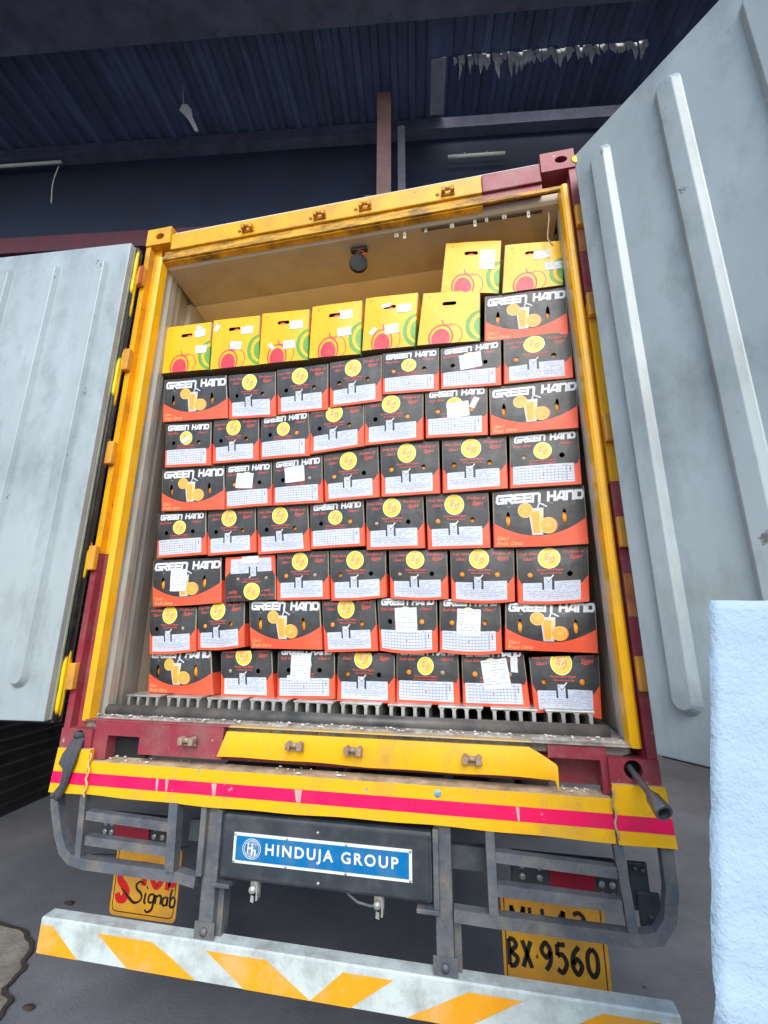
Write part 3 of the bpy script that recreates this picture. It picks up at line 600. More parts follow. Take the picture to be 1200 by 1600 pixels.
# number plate, stop plate and rear lamps behind the guards
def rrect(x0, z0, x1, z1, r, n=6):
    p = []
    for cx, cz, a0 in ((x1-r, z1-r, 0), (x0+r, z1-r, 90), (x0+r, z0+r, 180), (x1-r, z0+r, 270)):
        for k in range(n+1): a = math.radians(a0+90*k/n); p.append((cx+r*math.cos(a), cz+r*math.sin(a)))
    return p
def frame2d(o_, i_):
    n = len(o_); ts = []
    for k in range(n): ts += [(k, (k+1) % n, (k+1) % n+n), (k, (k+1) % n+n, k+n)]
    return o_+i_, ts
def plate(x0, z0, x1, z1, y, name):
    mb = MB(); mb.prism(rrect(x0, z0, x1, z1, .022)[::-1], y, y+.003); o = mb.build(name, M_plate, lorry)
    mb = MB(); vs, ts = frame2d(rrect(x0+.010, z0+.014, x1-.012, z1-.012, .022), rrect(x0+.0135, z0+.0175, x1-.0155, z1-.0155, .019)); raised(mb, vs, ts, y-.0002, .0004); mb.build('plate_border', M_black, o)
    return o
py = .2
st = plate(-1.022, -.668, -.694, -.392, py, 'stop_plate')
def strokes2d(mb, strokes, wd, mi, y, th, caps=5):
    """brush strokes: poly-lines with round ends, each vertex may carry its own width factor"""
    for s in strokes:
        pts = [Vector((p[0], p[1])) for p in s]; ws = [(p[2] if len(p) > 2 else 1)*wd/2 for p in s]
        # smooth (Catmull-Rom)
        P = []; Wd = []
        for i in range(len(pts)-1):
            p0, p1, p2, p3 = pts[max(i-1, 0)], pts[i], pts[i+1], pts[min(i+2, len(pts)-1)]
            for k in range(6):
                t = k/6; P.append(.5*((2*p1)+(p2-p0)*t+(2*p0-5*p1+4*p2-p3)*t*t+(3*p1-p0-3*p2+p3)*t**3)); Wd.append(ws[i]*(1-t)+ws[i+1]*t)
        P.append(pts[-1]); Wd.append(ws[-1])
        L = []; Rr = []
        for i, p in enumerate(P):
            d = (P[min(i+1, len(P)-1)]-P[max(i-1, 0)]); d = d.normalized() if d.length > 1e-9 else Vector((1, 0)); nn = Vector((-d.y, d.x))
            L.append(p+nn*Wd[i]); Rr.append(p-nn*Wd[i])
        n = len(P); vs = [tuple(v) for v in L+Rr]; ts = []
        for i in range(n-1): ts += [(i, i+n, i+n+1), (i, i+n+1, i+1)]
        raised(mb, vs, ts, y, th, mi)
X0, Z0 = -1.022, -.668
def sc(lst, ox, oz, sx, sz): return [[(ox+p[0]*sx, oz+p[1]*sz)+tuple(p[2:]) for p in s] for s in lst]
mb = MB(); W1 = .032
bigS = [[(1.0, 1.0, .6), (.55, 1.15, .9), (.12, 1.0, 1), (.10, .75, 1.1), (.45, .52, 1.2), (.66, .30, 1.2), (.50, .02, 1.1), (.15, .0, 1), (-.02, .22, .9)]]
strokes2d(mb, sc(bigS, -.992, -.606, .066, .095), W1*.9, 0, py-.0003, .0006)
strokes2d(mb, [[(-.892, -.468), (-.820, -.470)], [(-.862, -.470), (-.866, -.546)]], W1*.8, 0, py-.0003, .0006)
strokes2d(mb, [[(-.800, -.468), (-.828, -.505), (-.802, -.545), (-.776, -.505), (-.798, -.468)]], W1*.75, 0, py-.0003, .0006)
strokes2d(mb, [[(-.748, -.552), (-.744, -.470)], [(-.744, -.472), (-.712, -.490), (-.716, -.525), (-.744, -.528)]], W1*.75, 0, py-.0003, .0006)
mb.build('plate_lettering', M_red, st)
mb = MB(); wv = .009
strokes2d(mb, [[(-.975, -.566, .4), (-.955, -.578, 1), (-.93, -.598, 1.3), (-.905, -.612, 1.2), (-.88, -.606, .8), (-.868, -.590, .9), (-.876, -.574, 1.1), (-.895, -.562, 1.1), (-.900, -.545, 1), (-.880, -.532, .9), (-.860, -.540, .6)],
 [(-.850, -.572, 1), (-.853, -.604, 1.1), (-.845, -.610, .6)], [(-.847, -.553, 1.2), (-.843, -.550, 1.2)],
 [(-.808, -.572, .8), (-.830, -.578, 1), (-.832, -.602, 1), (-.812, -.600, .8), (-.806, -.574, 1), (-.812, -.625, 1.1), (-.835, -.640, .9), (-.848, -.632, .6)],
 [(-.797, -.574, 1), (-.799, -.606, 1)], [(-.798, -.584, .6), (-.782, -.574, .9), (-.772, -.582, 1.1), (-.774, -.606, 1)],
 [(-.743, -.576, .7), (-.762, -.584, 1), (-.762, -.606, 1), (-.745, -.604, .8), (-.741, -.578, 1), (-.742, -.608, 1)],
 [(-.722, -.545, .9), (-.728, -.575, 1), (-.726, -.608, 1.1), (-.708, -.606, 1), (-.704, -.584, .9), (-.716, -.574, .8), (-.726, -.590, .5)]], wv, 0, py-.0003, .0012)
mb.build('plate_lettering', M_black, st)
npl = plate(.668, -.712, 1.034, -.400, py, 'number_plate')
mb = MB(); D = {
 'M': [[(0, 0), (0, 1)], [(0, 1), (.5, .35), (1, 1)], [(1, 1), (1, 0)]], 'H': [[(0, 0), (0, 1)], [(1, 0), (1, 1)], [(0, .5), (1, .5)]],
 '4': [[(.75, 0), (.75, 1)], [(.75, 1), (.0, .32)], [(0, .32), (1, .32)]], '3': [[(.05, .9), (.5, 1), (.9, .78), (.45, .55)], [(.45, .55), (.95, .3), (.5, 0), (.05, .12)]],
 'B': [[(0, 0), (0, 1)], [(0, 1), (.55, .98), (.85, .76), (.1, .53)], [(.1, .53), (.95, .3), (.6, .02), (0, 0)]], 'X': [[(0, 1), (1, 0)], [(1, 1), (0, 0)]],
 '9': [[(.95, .72), (.5, 1), (.05, .72), (.5, .46), (.95, .72)], [(.95, .72), (.85, .3), (.4, 0)]], '5': [[(.9, 1), (.15, 1)], [(.15, 1), (.1, .58)], [(.1, .58), (.6, .63), (.95, .33), (.55, 0), (.05, .1)]],
 '6': [[(.75, 1), (.2, .7), (.05, .3), (.5, 0), (.92, .3), (.5, .55), (.12, .34)]], '0': [[(.5, 1), (.08, .75), (.08, .25), (.5, 0), (.92, .25), (.92, .75), (.5, 1)]]}
def write(t, x, z, w, h, gap, wd):
    for ch in t:
        if ch == '.': strokes2d(mb, [[(x, z+h*.45), (x+.006, z+h*.45)]], wd, 0, py-.0003, .0006); x += .016; continue
        strokes2d(mb, sc(D[ch], x, z, w, h), wd*1.3, 0, py-.0003, .0006); x += w+gap
write('MH', .705, -.530, .045, .075, .022, .0105); write('43', .86, -.530, .042, .075, .022, .0105)
write('BX', .690, -.640, .030, .080, .018, .0115); write('.', .785, -.640, .03, .08, .02, .012); write('9560', .803, -.640, .036, .082, .0165, .0115)
mb.build('plate_lettering', M_black, npl)
for (x0, x1, r0, r1) in ((-1.135, -.780, -1.055, -.875), (.715, 1.100, .855, 1.015)):
    mb = MB(); mb.box((x0, .215, -.425), (x1, .27, -.295), 0, .008); o = mb.build('tail_lamp', M_box, lorry)
    mb = MB(); mb.box((r0, .205, -.418), (r1, .2145, -.305), 0, .004); mb.build('lamp_lens', M_lens, o)
    mb = MB(); 
    for (a, b) in ((x0+.008, r0-.004), (r1+.004, x1-.008)):
        for i in range(2):
            for j in range(3):
                cx = a+(b-a)*(i+.5)/2; cz = -.415+.105*(j+.5)/3; mb.tube([(cx, .2145, cz), (cx, .207, cz)], [.014, .010], 10)
    mb.build('reflector', M_lensw, o)
mb = MB(); mb.box((1.10, .06, -.36), (1.16, .075, -.22), 0, .004); mb.box((1.115, .05, -.40), (1.185, .06, -.30), 0, .004)
for x, z in ((1.118, -.235), (1.142, -.24), (1.15, -.37), (1.165, -.385)): mb.tube([(x, .058, z), (x, .045, z)], .009, 8)
mb.build('side_bracket', M_box, lorry)
# chassis rails, axle and wheels
mb = MB()
for x in (-.43, .43): mb.box((x-.04, .10, -.20), (x+.04, 11.5, -.012))
for y in (.6, 1.6, 3.4, 5.2, 7.5): mb.box((-1.15, y, -.10), (1.15, y+.08, -.012))
mb.build('chassis_frame', M_box, lorry)
def wheel(x, y):
    for dx in (0, .27 if x < 0 else -.27):
        mb = MB(); prof = [(.28, -.10), (.46, -.115), (.50, -.09), (.505, 0), (.50, .09), (.46, .115), (.28, .10)]; n = 36
        vs = [(x+dx+h, y+r*math.cos(2*math.pi*k/n), GZ+.505+r*math.sin(2*math.pi*k/n)) for r, h in prof for k in range(n)]
        mb.add(vs, [(i*n+k, i*n+(k+1) % n, (i+1)*n+(k+1) % n, (i+1)*n+k) for i in range(len(prof)-1) for k in range(n)], 0, True); o = mb.build('wheel', M_tyre, lorry)
        mb = MB(); mb.tube([(x+dx-.09, y, GZ+.505), (x+dx-.03, y, GZ+.505), (x+dx+.03, y, GZ+.505), (x+dx+.09, y, GZ+.505)], [.28, .12, .12, .28], 24); mb.build('rim', M_iron, o)
for y in (2.9, 4.2): wheel(-1.03, y); wheel(1.03, y)
mb = MB(); 
for y in (2.9, 4.2): mb.tube([(-.9, y, GZ+.505), (.9, y, GZ+.505)], .07, 12)
mb.build('axle', M_box, lorry)
# wheel-arch flap glimpsed left of the box
mb = MB(); mb.prism([(-.62, -.17), (-.60, -.14), (-.50, -.13), (-.46, -.20), (-.62, -.22)], .35, .36); mb.build('flap', mat('flap_brown', (.07, .055, .045), .8), lorry)

# litter on the ground
for (x, y, s, lab) in ((-2.0, 1.05, .035, 'dark scrap lying on the concrete left of the striped bar'), (-2.12, 1.75, .028, 'black pebble on the concrete behind the left guard'), (-1.48, .33, .03, 'thin twig on the dirt below the striped bar end'), (1.02, .95, .045, 'dark flattened scrap on the concrete behind the right end of the striped bar')):
    mb = MB(); bm = bmesh.new(); bmesh.ops.create_icosphere(bm, subdivisions=2, radius=s)
    for v in bm.verts: v.co = Vector((v.co.x*(1+.5*noise.noise(v.co*40)), v.co.y*(.5+.4*noise.noise(v.co*50)), v.co.z*.25)); v.co += Vector((x, y, GZ+.008))
    mb.bm(bm); tag(mb.build('litter', M_crack), lab, 'litter', 'litter on the ground')
# ---------------------------------------------------------------- carton artwork: one flat arrangement per print, bent onto every carton
BK, OR, WH, YE, RD, LV, NV, OL, GL, SA, CH, LT, PK, GR, TN, TX, FRT, LW, LEM, RIM, OLV = range(21)
def bm_mat(n, c, r=.5, **k): return mat('print_'+n, c, r, var=k.pop('var', .05), scale=8, bump=.05, bscale=40, **k)
PM = [bm_mat('black', (.033, .035, .040), .42, var=.12, dirt=(.12, .12, .125), damt=.5, dthr=.57, dscale=7, chips=(.30, .28, .26), cthr=.70, cscale=30), bm_mat('orange', (.90, .115, .05), .45, var=.1, dirt=(.55, .12, .08), damt=.5, dthr=.58), bm_mat('white', (.72, .75, .80), .45), bm_mat('yellow', (.84, .63, .02), .4), bm_mat('red', (.60, .07, .045), .5),
      bm_mat('lavender', (.60, .65, .77), .5, var=.08, dirt=(.34, .34, .40), damt=.6, dthr=.60, dscale=7), bm_mat('navy', (.085, .10, .22), .5), bm_mat('fruit', (.88, .40, .06), .45), bm_mat('glass', (.60, .58, .58), .4), bm_mat('pale_fruit', (.92, .58, .22), .45),
      bm_mat('edge', (.40, .33, .25), .7), bm_mat('lemon', (.93, .50, .004), .36, var=.04), bm_mat('apple', (.66, .05, .08), .4), bm_mat('green', (.15, .37, .05), .4), bm_mat('board', (.33, .17, .07), .8), bm_mat('text', (.30, .34, .50), .5), bm_mat('rind', (.88, .22, .03), .45), bm_mat('panel', (.66, .70, .80), .45, var=.08, dirt=(.36, .37, .42), damt=.6, dthr=.60), bm_mat('pale_lemon', (.86, .82, .48), .4), bm_mat('seal_orange', (.88, .34, .06), .4), bm_mat('olive', (.50, .40, .05), .4)]
class Art:
    def __init__(s, W_, H_): s.W = W_; s.H = H_; s.v = []; s.f = []; s.p = []; s.holes = []; s.pr = 10
    def poly(s, pts, mi, hole=False):
        o = len(s.v); a = sum(pts[i][0]*pts[(i+1) % len(pts)][1]-pts[(i+1) % len(pts)][0]*pts[i][1] for i in range(len(pts)))
        if a < 0: pts = pts[::-1]
        s.v += [(min(.9995, max(.0005, x)), min(.9995, max(.0005, y))) for x, y in pts]; s.f.append(list(range(o, o+len(pts)))); s.pr += 1; s.p.append((s.pr if not hole else 10**6+s.pr, -1 if hole else mi))
    def rect(s, x0, y0, x1, y1, mi): s.poly([(x0, y0), (x1, y0), (x1, y1), (x0, y1)], mi)
    def ell(s, cx, cy, rx, mi, ry=None, n=18, a0=0, a1=360, hole=False):
        ry = ry if ry else rx*s.W/s.H; full = a1-a0 >= 360
        pts = [(cx+rx*math.cos(math.radians(a0+(a1-a0)*k/n)), cy+ry*math.sin(math.radians(a0+(a1-a0)*k/n))) for k in range(n if full else n+1)]
        s.poly(pts, mi, hole)
    def tris(s, vs, ts, mi):
        o = len(s.v); s.v += [(min(.9995, max(.0005, x)), min(.9995, max(.0005, y))) for x, y in vs]; s.pr += 1
        for t in ts:
            a, b, c = (s.v[o+i] for i in t); ar = (b[0]-a[0])*(c[1]-a[1])-(c[0]-a[0])*(b[1]-a[1])
            if abs(ar) < 1e-10: continue
            s.f.append([o+i for i in (t if ar > 0 else t[::-1])]); s.p.append((s.pr, mi))
    def text(s, body, x0, y0, x1, y1, mi, **k):
        vs, ts = fit_text(body, x0, y0, x1, y1, res=k.pop('res', 1), **k); s.tris(vs, ts, mi)
    def stroke(s, pts, wx, wy, mi):
        """poly-line with square joints; wx, wy: half widths"""
        for i in range(len(pts)-1):
            (xa, ya), (xb, yb) = pts[i], pts[i+1]; d = Vector(((xb-xa)*s.W, (yb-ya)*s.H)); 
            if d.length < 1e-9: continue
            d.normalize(); n = Vector((-d.y, d.x)); ex, ey = d.x*wx*.8, d.y*wy*.8
            s.poly([(xa-ex+n.x*wx, ya-ey+n.y*wy), (xa-ex-n.x*wx, ya-ey-n.y*wy), (xb+ex-n.x*wx, yb+ey-n.y*wy), (xb+ex+n.x*wx, yb+ey+n.y*wy)], mi)
    def title(s, x0, y0, x1, y1, mi):
        G = {'G': [[(.95, .88), (.25, .88), (.12, .74), (.12, .26), (.25, .12), (.88, .12), (.88, .50), (.55, .50)]],
             'R': [[(.05, .88), (.78, .88), (.88, .78), (.88, .58), (.78, .48), (.3, .48)], [(.48, .40), (.90, .06)], [(.14, .50), (.14, .08)]],
             'E': [[(.92, .88), (.12, .88), (.12, .12), (.92, .12)], [(.30, .50), (.85, .50)]], 'n': [[(.12, .06), (.12, .88), (.74, .88), (.88, .76), (.88, .06)]],
             'H': [[(.12, .06), (.12, .94)], [(.88, .06), (.88, .94)], [(.12, .50), (.88, .50)]], 'A': [[(.06, .10), (.50, .88), (.86, .88), (.86, .06)], [(.30, .26), (.80, .26)]],
             'D': [[(.12, .62), (.12, .12), (.72, .12), (.88, .28), (.88, .72), (.72, .88), (.05, .88)]]}
        t = 'GREEn HAnD'; cw = (x1-x0)/(8.2+.55+.0); x = x0
        for ch in t:
            if ch == ' ': x += cw*.62; continue
            for st_ in G[ch]:
                s.stroke([(x+cw*(.04+px*.84+.09*py_), y0+(y1-y0)*py_) for px, py_ in st_], cw*.128, (y1-y0)*.138, mi)
            x += cw*.905
    def solve(s, nu=8, nv=6):
        V2 = []; F = []; pr = []
        us = [0, .012]+[.012+.976*i/nu for i in range(1, nu)]+[.988, 1]; vv = [i/nv for i in range(nv+1)]
        for y in vv:
            for x in us: V2.append((x, y))
        n = len(us)
        for j in range(len(vv)-1):
            for i in range(n-1):
                F.append([j*n+i, j*n+i+1, (j+1)*n+i+1, (j+1)*n+i]); pr.append((0, CH if i in (0, n-2) else s.base))
        o = len(V2); V2 += s.v; F += [[i+o for i in f] for f in s.f]; pr += s.p
        r = delaunay_2d_cdt([Vector((x*s.W, y*s.H)) for x, y in V2], [], F, 0, 1e-6)
        vs = [(v.x/s.W, v.y/s.H) for v in r[0]]; fs = []; ms = []
        def area(c): return abs(sum(c[i][0]*c[(i+1) % len(c)][1]-c[(i+1) % len(c)][0]*c[i][1] for i in range(len(c))))/2
        acc = {}
        for f, of in zip(r[2], r[5]):                     # a sliver whose edges collapsed can claim far too much: drop it
            ar = area([vs[i] for i in f])
            for q in of: acc[q] = acc.get(q, 0)+ar
        bad = {q for q, ar in acc.items() if ar > 1.3*area([V2[i] for i in F[q]])+2e-5}
        for f, of in zip(r[2], r[5]):
            of = [i for i in of if i not in bad]
            if not of: continue
            q = max(pr[i] for i in of)
            if q[1] < 0: continue
            fs.append(list(f)); ms.append(q[1])
        return vs, fs, ms
def seal(a, cx, cy, r):
    k = a.W/a.H
    a.ell(cx, cy, r, LEM, n=30); a.ell(cx, cy, r*.91, YE, n=28); a.ell(cx, cy, r*.64, SA, n=22)
    a.text('GH', cx-r*.50, cy-k*r*.25, cx+r*.50, cy+k*r*.25, RIM, offset=.06)
    a.poly([(cx-r*.50, cy+k*r*.20), (cx-r*.30, cy+k*r*.48), (cx+r*.25, cy+k*r*.50), (cx-r*.10, cy+k*r*.36)], RIM)
    a.poly([(cx+r*.50, cy-k*r*.20), (cx+r*.30, cy-k*r*.48), (cx-r*.25, cy-k*r*.50), (cx+r*.10, cy-k*r*.36)], RIM)
    a.stroke([(cx-r*.22, cy-k*r*.40), (cx+r*.22, cy+k*r*.40)], r*.035, r*.035*k, LEM)
    for q in range(16):
        t = q/16*2*math.pi+.1; a.ell(cx+r*.78*math.cos(t), cy+k*r*.78*math.sin(t), r*.04, OLV, n=5)
def lines(a, x0, x1, ys, mi, h, seed, dens=.8):
    rr = random.Random(seed)
    for y in ys:
        x = x0
        while x < x1-.01:
            w = rr.uniform(.012, .05)
            if rr.random() < dens: a.rect(x, y, min(x1, x+w), y+h, mi)
            x += w+rr.uniform(.006, .012)
def artA():
    a = Art(.40, .25); a.base = BK
    arc = [(1-i/24, .175+.265*(abs(2*(1-i/24)-.98)/1.0)**2.0) for i in range(25)]
    a.poly([(0, 0), (1, 0)]+arc, OR)
    a.title(.030, .765, .985, .935, WH)
    a.rect(.16, .705, .185, .712, LV); a.rect(.50, .722, .56, .728, LV); a.rect(.62, .725, .66, .730, LV)
    # drinking glass with slices
    a.poly([(.418, .19), (.532, .19), (.552, .655), (.385, .655)], GL); a.poly([(.432, .22), (.495, .22), (.505, .60), (.405, .60)], OL); a.poly([(.495, .24), (.524, .24), (.540, .60), (.505, .60)], SA)
    a.stroke([(.488, .65), (.508, .745), (.585, .675)], .008, .013, LV)
    a.ell(.355, .625, .082, SA, n=26); a.ell(.355, .625, .074, OL, n=26)
    for k in range(8): t = k*math.pi/4+.2; a.stroke([(.355, .625), (.355+.055*math.cos(t), .625+.088*math.sin(t))], .0018, .0030, SA)
    a.ell(.605, .345, .086, FRT, n=26); a.ell(.588, .345, .086, SA, n=26); a.ell(.588, .345, .077, OL, n=26)
    for k in range(9): t = k*math.pi/4.5; a.stroke([(.588, .345), (.588+.060*math.cos(t), .345+.095*math.sin(t))], .0018, .0030, SA)
    a.text('Class I', .035, .125, .165, .19, SA, shear=.35); a.text('Fresh Citrus', .035, .03, .31, .10, SA, shear=.35)
    for cx in (.165, .770): a.ell(cx, .48, .022, BK, ry=.140, n=20, hole=True)
    return a
def sidecorner(a, lx0, lx1, ytop, ylab):
    a.poly([(0, 0), (1, 0), (1, ytop), (lx1+.02, ylab), (lx0-.02, ylab), (0, ytop)], OR)
def artB():
    a = Art(.30, .25); a.base = BK
    sidecorner(a, .08, .88, .48, .34)
    L0, L1 = .075, .880
    a.poly([(L0, .050), (L1, .050), (L1, .385), (.515, .385), (.515, .24), (.345, .24), (.345, .36), (L0, .36)], LV)
    a.rect(.344, .241, .516, .36, BK); a.rect(.372, .24, .482, .46, LV)
    a.stroke([(.400, .435), (.435, .385), (.505, .485)], .012, .015, BK); a.stroke([(.402, .438), (.435, .395), (.505, .49)], .008, .010, WH)
    lines(a, .12, .335, (.315, .275), TX, .012, 1, .7); lines(a, .53, .86, (.345, .312, .279, .25), TX, .010, 2, .7)
    lines(a, .10, .86, (.210, .180, .150), TX, .011, 3, .85); lines(a, .20, .78, (.118,), TX, .012, 4, .8); lines(a, .32, .62, (.085,), TX, .009, 5, .7)
    a.rect(.10, .135, .60, .141, SA)
    lines(a, .385, .47, (.35, .315, .28), TX, .010, 6, .9)
    seal(a, .455, .795, .158)
    a.text('Fresh Citrus', .03, .865, .30, .92, RD, shear=.4, offset=.03); a.text('Class I', .09, .765, .26, .82, RD, shear=.4, offset=.03)
    a.text('Produce of', .65, .875, .96, .94, RD, shear=.4, offset=.03); a.text('Egypt', .74, .755, .92, .85, RD, shear=.4, offset=.03)
    a.text('Green Hand Egypt', .27, .560, .65, .605, RD, offset=.04); a.text('Greenhand.eg', .32, .505, .62, .545, RD, offset=.03)
    for cx in (.185, .735): a.ell(cx, .505, .039, BK, n=14, hole=True)
    return a
def artC():
    a = Art(.30, .25); a.base = BK
    sidecorner(a, .04, .94, .48, .37)
    a.title(.06, .83, .95, .955, WH)
    a.rect(.045, .055, .905, .385, LV); a.rect(.050, .062, .900, .378, LW)
    for k in range(6): y = .085+k*.050; a.rect(.06, y, .895, y+.0055, NV)
    for k in range(14): x = .11+k*.052; a.rect(x, .085, x+.0035, .34, NV)
    a.rect(.800, .085, .806, .37, NV); a.rect(.845, .235, .858, .325, NV); lines(a, .06, .78, (.352,), TX, .012, 11, .7); a.rect(.465, .20, .487, .225, RD)
    seal(a, .475, .645, .132)
    a.text('Fresh Citrus', .05, .735, .31, .79, RD, shear=.4, offset=.03); a.text('Class I', .72, .735, .92, .79, RD, shear=.4, offset=.03)
    a.text('Green Hand Egypt', .28, .445, .66, .485, RD, offset=.04); a.text('greenhandegypt', .28, .40, .66, .432, RD, offset=.03)
    for cx in (.205, .745): a.ell(cx, .535, .039, BK, n=14, hole=True)
    return a
def artY():
    a = Art(.30, .32); a.base = LT
    def ringel(cx, cy, rx, ry, w, mi):
        a.ell(cx, cy, rx, mi, ry=ry, n=32); a.ell(cx, cy, rx-w, LT, ry=ry-w*.94, n=32)
    # green melon rings at the right edge
    a.ell(1.03, .30, .27, GR, ry=.31, n=40); a.ell(1.04, .30, .205, LT, ry=.245, n=36); a.ell(1.05, .29, .155, GR, ry=.20, n=32); a.ell(1.10, .29, .13, LT, ry=.165, n=28) if False else None
    # apple outlines and fill
    ringel(.575, .155, .150, .195, .016, PK); ringel(.375, .12, .205, .235, .030, PK)
    a.ell(.375, .085, .150, PK, ry=.19, n=28)
    a.poly([(.19, .345), (.30, .27), (.42, .345)], LT) if False else None
    a.stroke([(.44, .33), (.40, .37), (.385, .43)], .011, .011, PK); a.stroke([(.40, .355), (.48, .335), (.54, .365)], .009, .009, PK)
    a.stroke([(.115, .925), (.135, .905), (.15, .93)], .006, .006, TN); a.rect(.125, .895, .135, .915, TN)
    # hand hole
    pts = []
    for cx, s_ in ((.565, -90), (.395, 90)):
        for k in range(9): t = math.radians(s_+180*k/8); pts.append((cx+.036*math.cos(t), .765+.036*math.sin(t)))
    a.poly(pts, BK, hole=True)
    return a
ART = {k: f().solve(*n) for k, f, n in (('A', artA, (12, 6)), ('B', artB, (8, 6)), ('C', artC, (8, 6)), ('Y', artY, (6, 6)))}
HOLES = {'A': [(.165, .45), (.770, .45)], 'B': [(.185, .505), (.735, .505)], 'C': [(.205, .535), (.745, .535)], 'Y': [(.48, .765)]}
BOXES = [
('8a','A',0.13,-1.050,1.671,-0.646,1.658,-0.679,1.925,-1.077,1.944),
('8b','B',0.13,-0.638,1.650,-0.362,1.640,-0.383,1.913,-0.666,1.921),
('8c','B',0.13,-0.355,1.649,-0.073,1.650,-0.082,1.922,-0.376,1.919),
('8d','B',0.13,-0.065,1.660,0.212,1.669,0.210,1.938,-0.075,1.927),
('8e','C',0.13,0.213,1.705,0.503,1.696,0.508,1.939,0.212,1.943),
('8f','C',0.13,0.508,1.702,0.802,1.691,0.814,1.945,0.515,1.931),
('8g','B',0.13,0.812,1.696,1.130,1.693,1.140,1.946,0.826,1.943),
('9a','A',0.13,0.733,1.944,1.132,1.929,1.142,2.198,0.749,2.207),
('7a','C',0.14,-1.004,1.400,-0.722,1.394,-0.748,1.652,-1.036,1.664),
('7b','B',0.14,-0.715,1.402,-0.445,1.402,-0.466,1.656,-0.736,1.656),
('7c','C',0.14,-0.440,1.404,-0.165,1.406,-0.180,1.661,-0.455,1.655),
('7d','B',0.14,-0.168,1.414,0.122,1.435,0.117,1.684,-0.175,1.678),
('7e','B',0.14,0.121,1.438,0.418,1.445,0.423,1.705,0.119,1.709),
('7f','C',0.14,0.428,1.450,0.725,1.443,0.736,1.705,0.430,1.710),
('7g','A',0.14,0.734,1.440,1.129,1.442,1.146,1.691,0.742,1.693),
('6a','A',0.16,-1.004,1.159,-0.629,1.150,-0.655,1.397,-1.034,1.402),
('6b','C',0.16,-0.626,1.152,-0.363,1.159,-0.382,1.398,-0.649,1.396),
('6c','C',0.16,-0.358,1.157,-0.090,1.158,-0.106,1.414,-0.376,1.403),
('6d','B',0.16,-0.082,1.162,0.197,1.170,0.188,1.434,-0.100,1.414),
('6e','B',0.16,0.204,1.171,0.490,1.173,0.491,1.444,0.198,1.445),
('6f','B',0.16,0.500,1.172,0.801,1.179,0.809,1.440,0.505,1.446),
('6g','C',0.16,0.808,1.178,1.120,1.178,1.130,1.448,0.823,1.442),
('5a','C',0.18,-1.010,0.908,-0.718,0.920,-0.748,1.156,-1.039,1.155),
('5b','B',0.18,-0.714,0.912,-0.442,0.924,-0.464,1.158,-0.739,1.156),
('5c','B',0.18,-0.433,0.911,-0.154,0.922,-0.178,1.158,-0.455,1.157),
('5d','C',0.18,-0.153,0.929,0.124,0.937,0.111,1.172,-0.168,1.163),
('5e','B',0.18,0.128,0.916,0.411,0.917,0.407,1.173,0.124,1.171),
('5f','B',0.18,0.422,0.909,0.709,0.909,0.712,1.171,0.418,1.175),
('5g','A',0.18,0.721,0.909,1.125,0.912,1.132,1.181,0.729,1.170),
('4a','A',0.20,-1.012,0.659,-0.622,0.676,-0.643,0.906,-1.046,0.901),
('4b','B',0.20,-0.604,0.679,-0.329,0.689,-0.347,0.912,-0.624,0.905),
('4c','B',0.20,-0.324,0.684,-0.053,0.688,-0.067,0.923,-0.339,0.921),
('4d','B',0.20,-0.047,0.681,0.225,0.695,0.220,0.922,-0.060,0.922),
('4e','B',0.20,0.241,0.689,0.510,0.684,0.511,0.912,0.234,0.915),
('4f','B',0.20,0.521,0.674,0.800,0.670,0.811,0.908,0.524,0.915),
('4g','B',0.20,0.810,0.661,1.106,0.668,1.125,0.911,0.819,0.905),
('3a','B',0.22,-1.009,0.425,-0.746,0.441,-0.769,0.660,-1.044,0.657),
('3b','B',0.22,-0.741,0.448,-0.485,0.465,-0.505,0.687,-0.765,0.665),
('3c','A',0.22,-0.454,0.459,-0.087,0.456,-0.107,0.685,-0.483,0.688),
('3d','B',0.22,-0.077,0.444,0.182,0.454,0.166,0.692,-0.100,0.685),
('3e','C',0.22,0.188,0.456,0.455,0.453,0.456,0.694,0.175,0.692),
('3f','C',0.22,0.460,0.453,0.733,0.451,0.738,0.686,0.467,0.686),
('3g','A',0.22,0.744,0.466,1.122,0.457,1.132,0.668,0.757,0.671),
('2a','A',0.25,-1.013,0.239,-0.646,0.236,-0.680,0.443,-1.029,0.434),
('2b','B',0.25,-0.608,0.232,-0.328,0.232,-0.355,0.451,-0.628,0.444),
('2c','C',0.25,-0.313,0.232,-0.026,0.239,-0.035,0.451,-0.325,0.448),
('2d','B',0.25,-0.019,0.230,0.255,0.228,0.253,0.444,-0.020,0.447),
('2e','C',0.25,0.258,0.233,0.543,0.228,0.542,0.459,0.261,0.455),
('2f','C',0.25,0.553,0.229,0.836,0.230,0.824,0.457,0.555,0.453),
('2g','B',0.25,0.849,0.211,1.114,0.196,1.129,0.451,0.843,0.437),
('Ya','Y',0.12,-1.095,1.978,-0.789,1.968,-0.804,2.286,-1.103,2.291),
('Yb','Y',0.12,-0.784,1.967,-0.483,1.959,-0.499,2.282,-0.796,2.293),
('Yc','Y',0.12,-0.486,1.962,-0.196,1.955,-0.200,2.277,-0.489,2.289),
('Yd','Y',0.12,-0.193,1.962,0.098,1.949,0.104,2.283,-0.188,2.289),
('Ye','Y',0.12,0.103,1.968,0.386,1.958,0.410,2.283,0.118,2.294),
('Yf','Y',0.12,0.394,1.960,0.714,1.941,0.730,2.244,0.432,2.272),
('Yg','Y',0.12,0.525,2.266,0.821,2.206,0.854,2.533,0.561,2.573),
('Yh','Y',0.12,0.834,2.204,1.131,2.204,1.154,2.473,0.866,2.498)
]
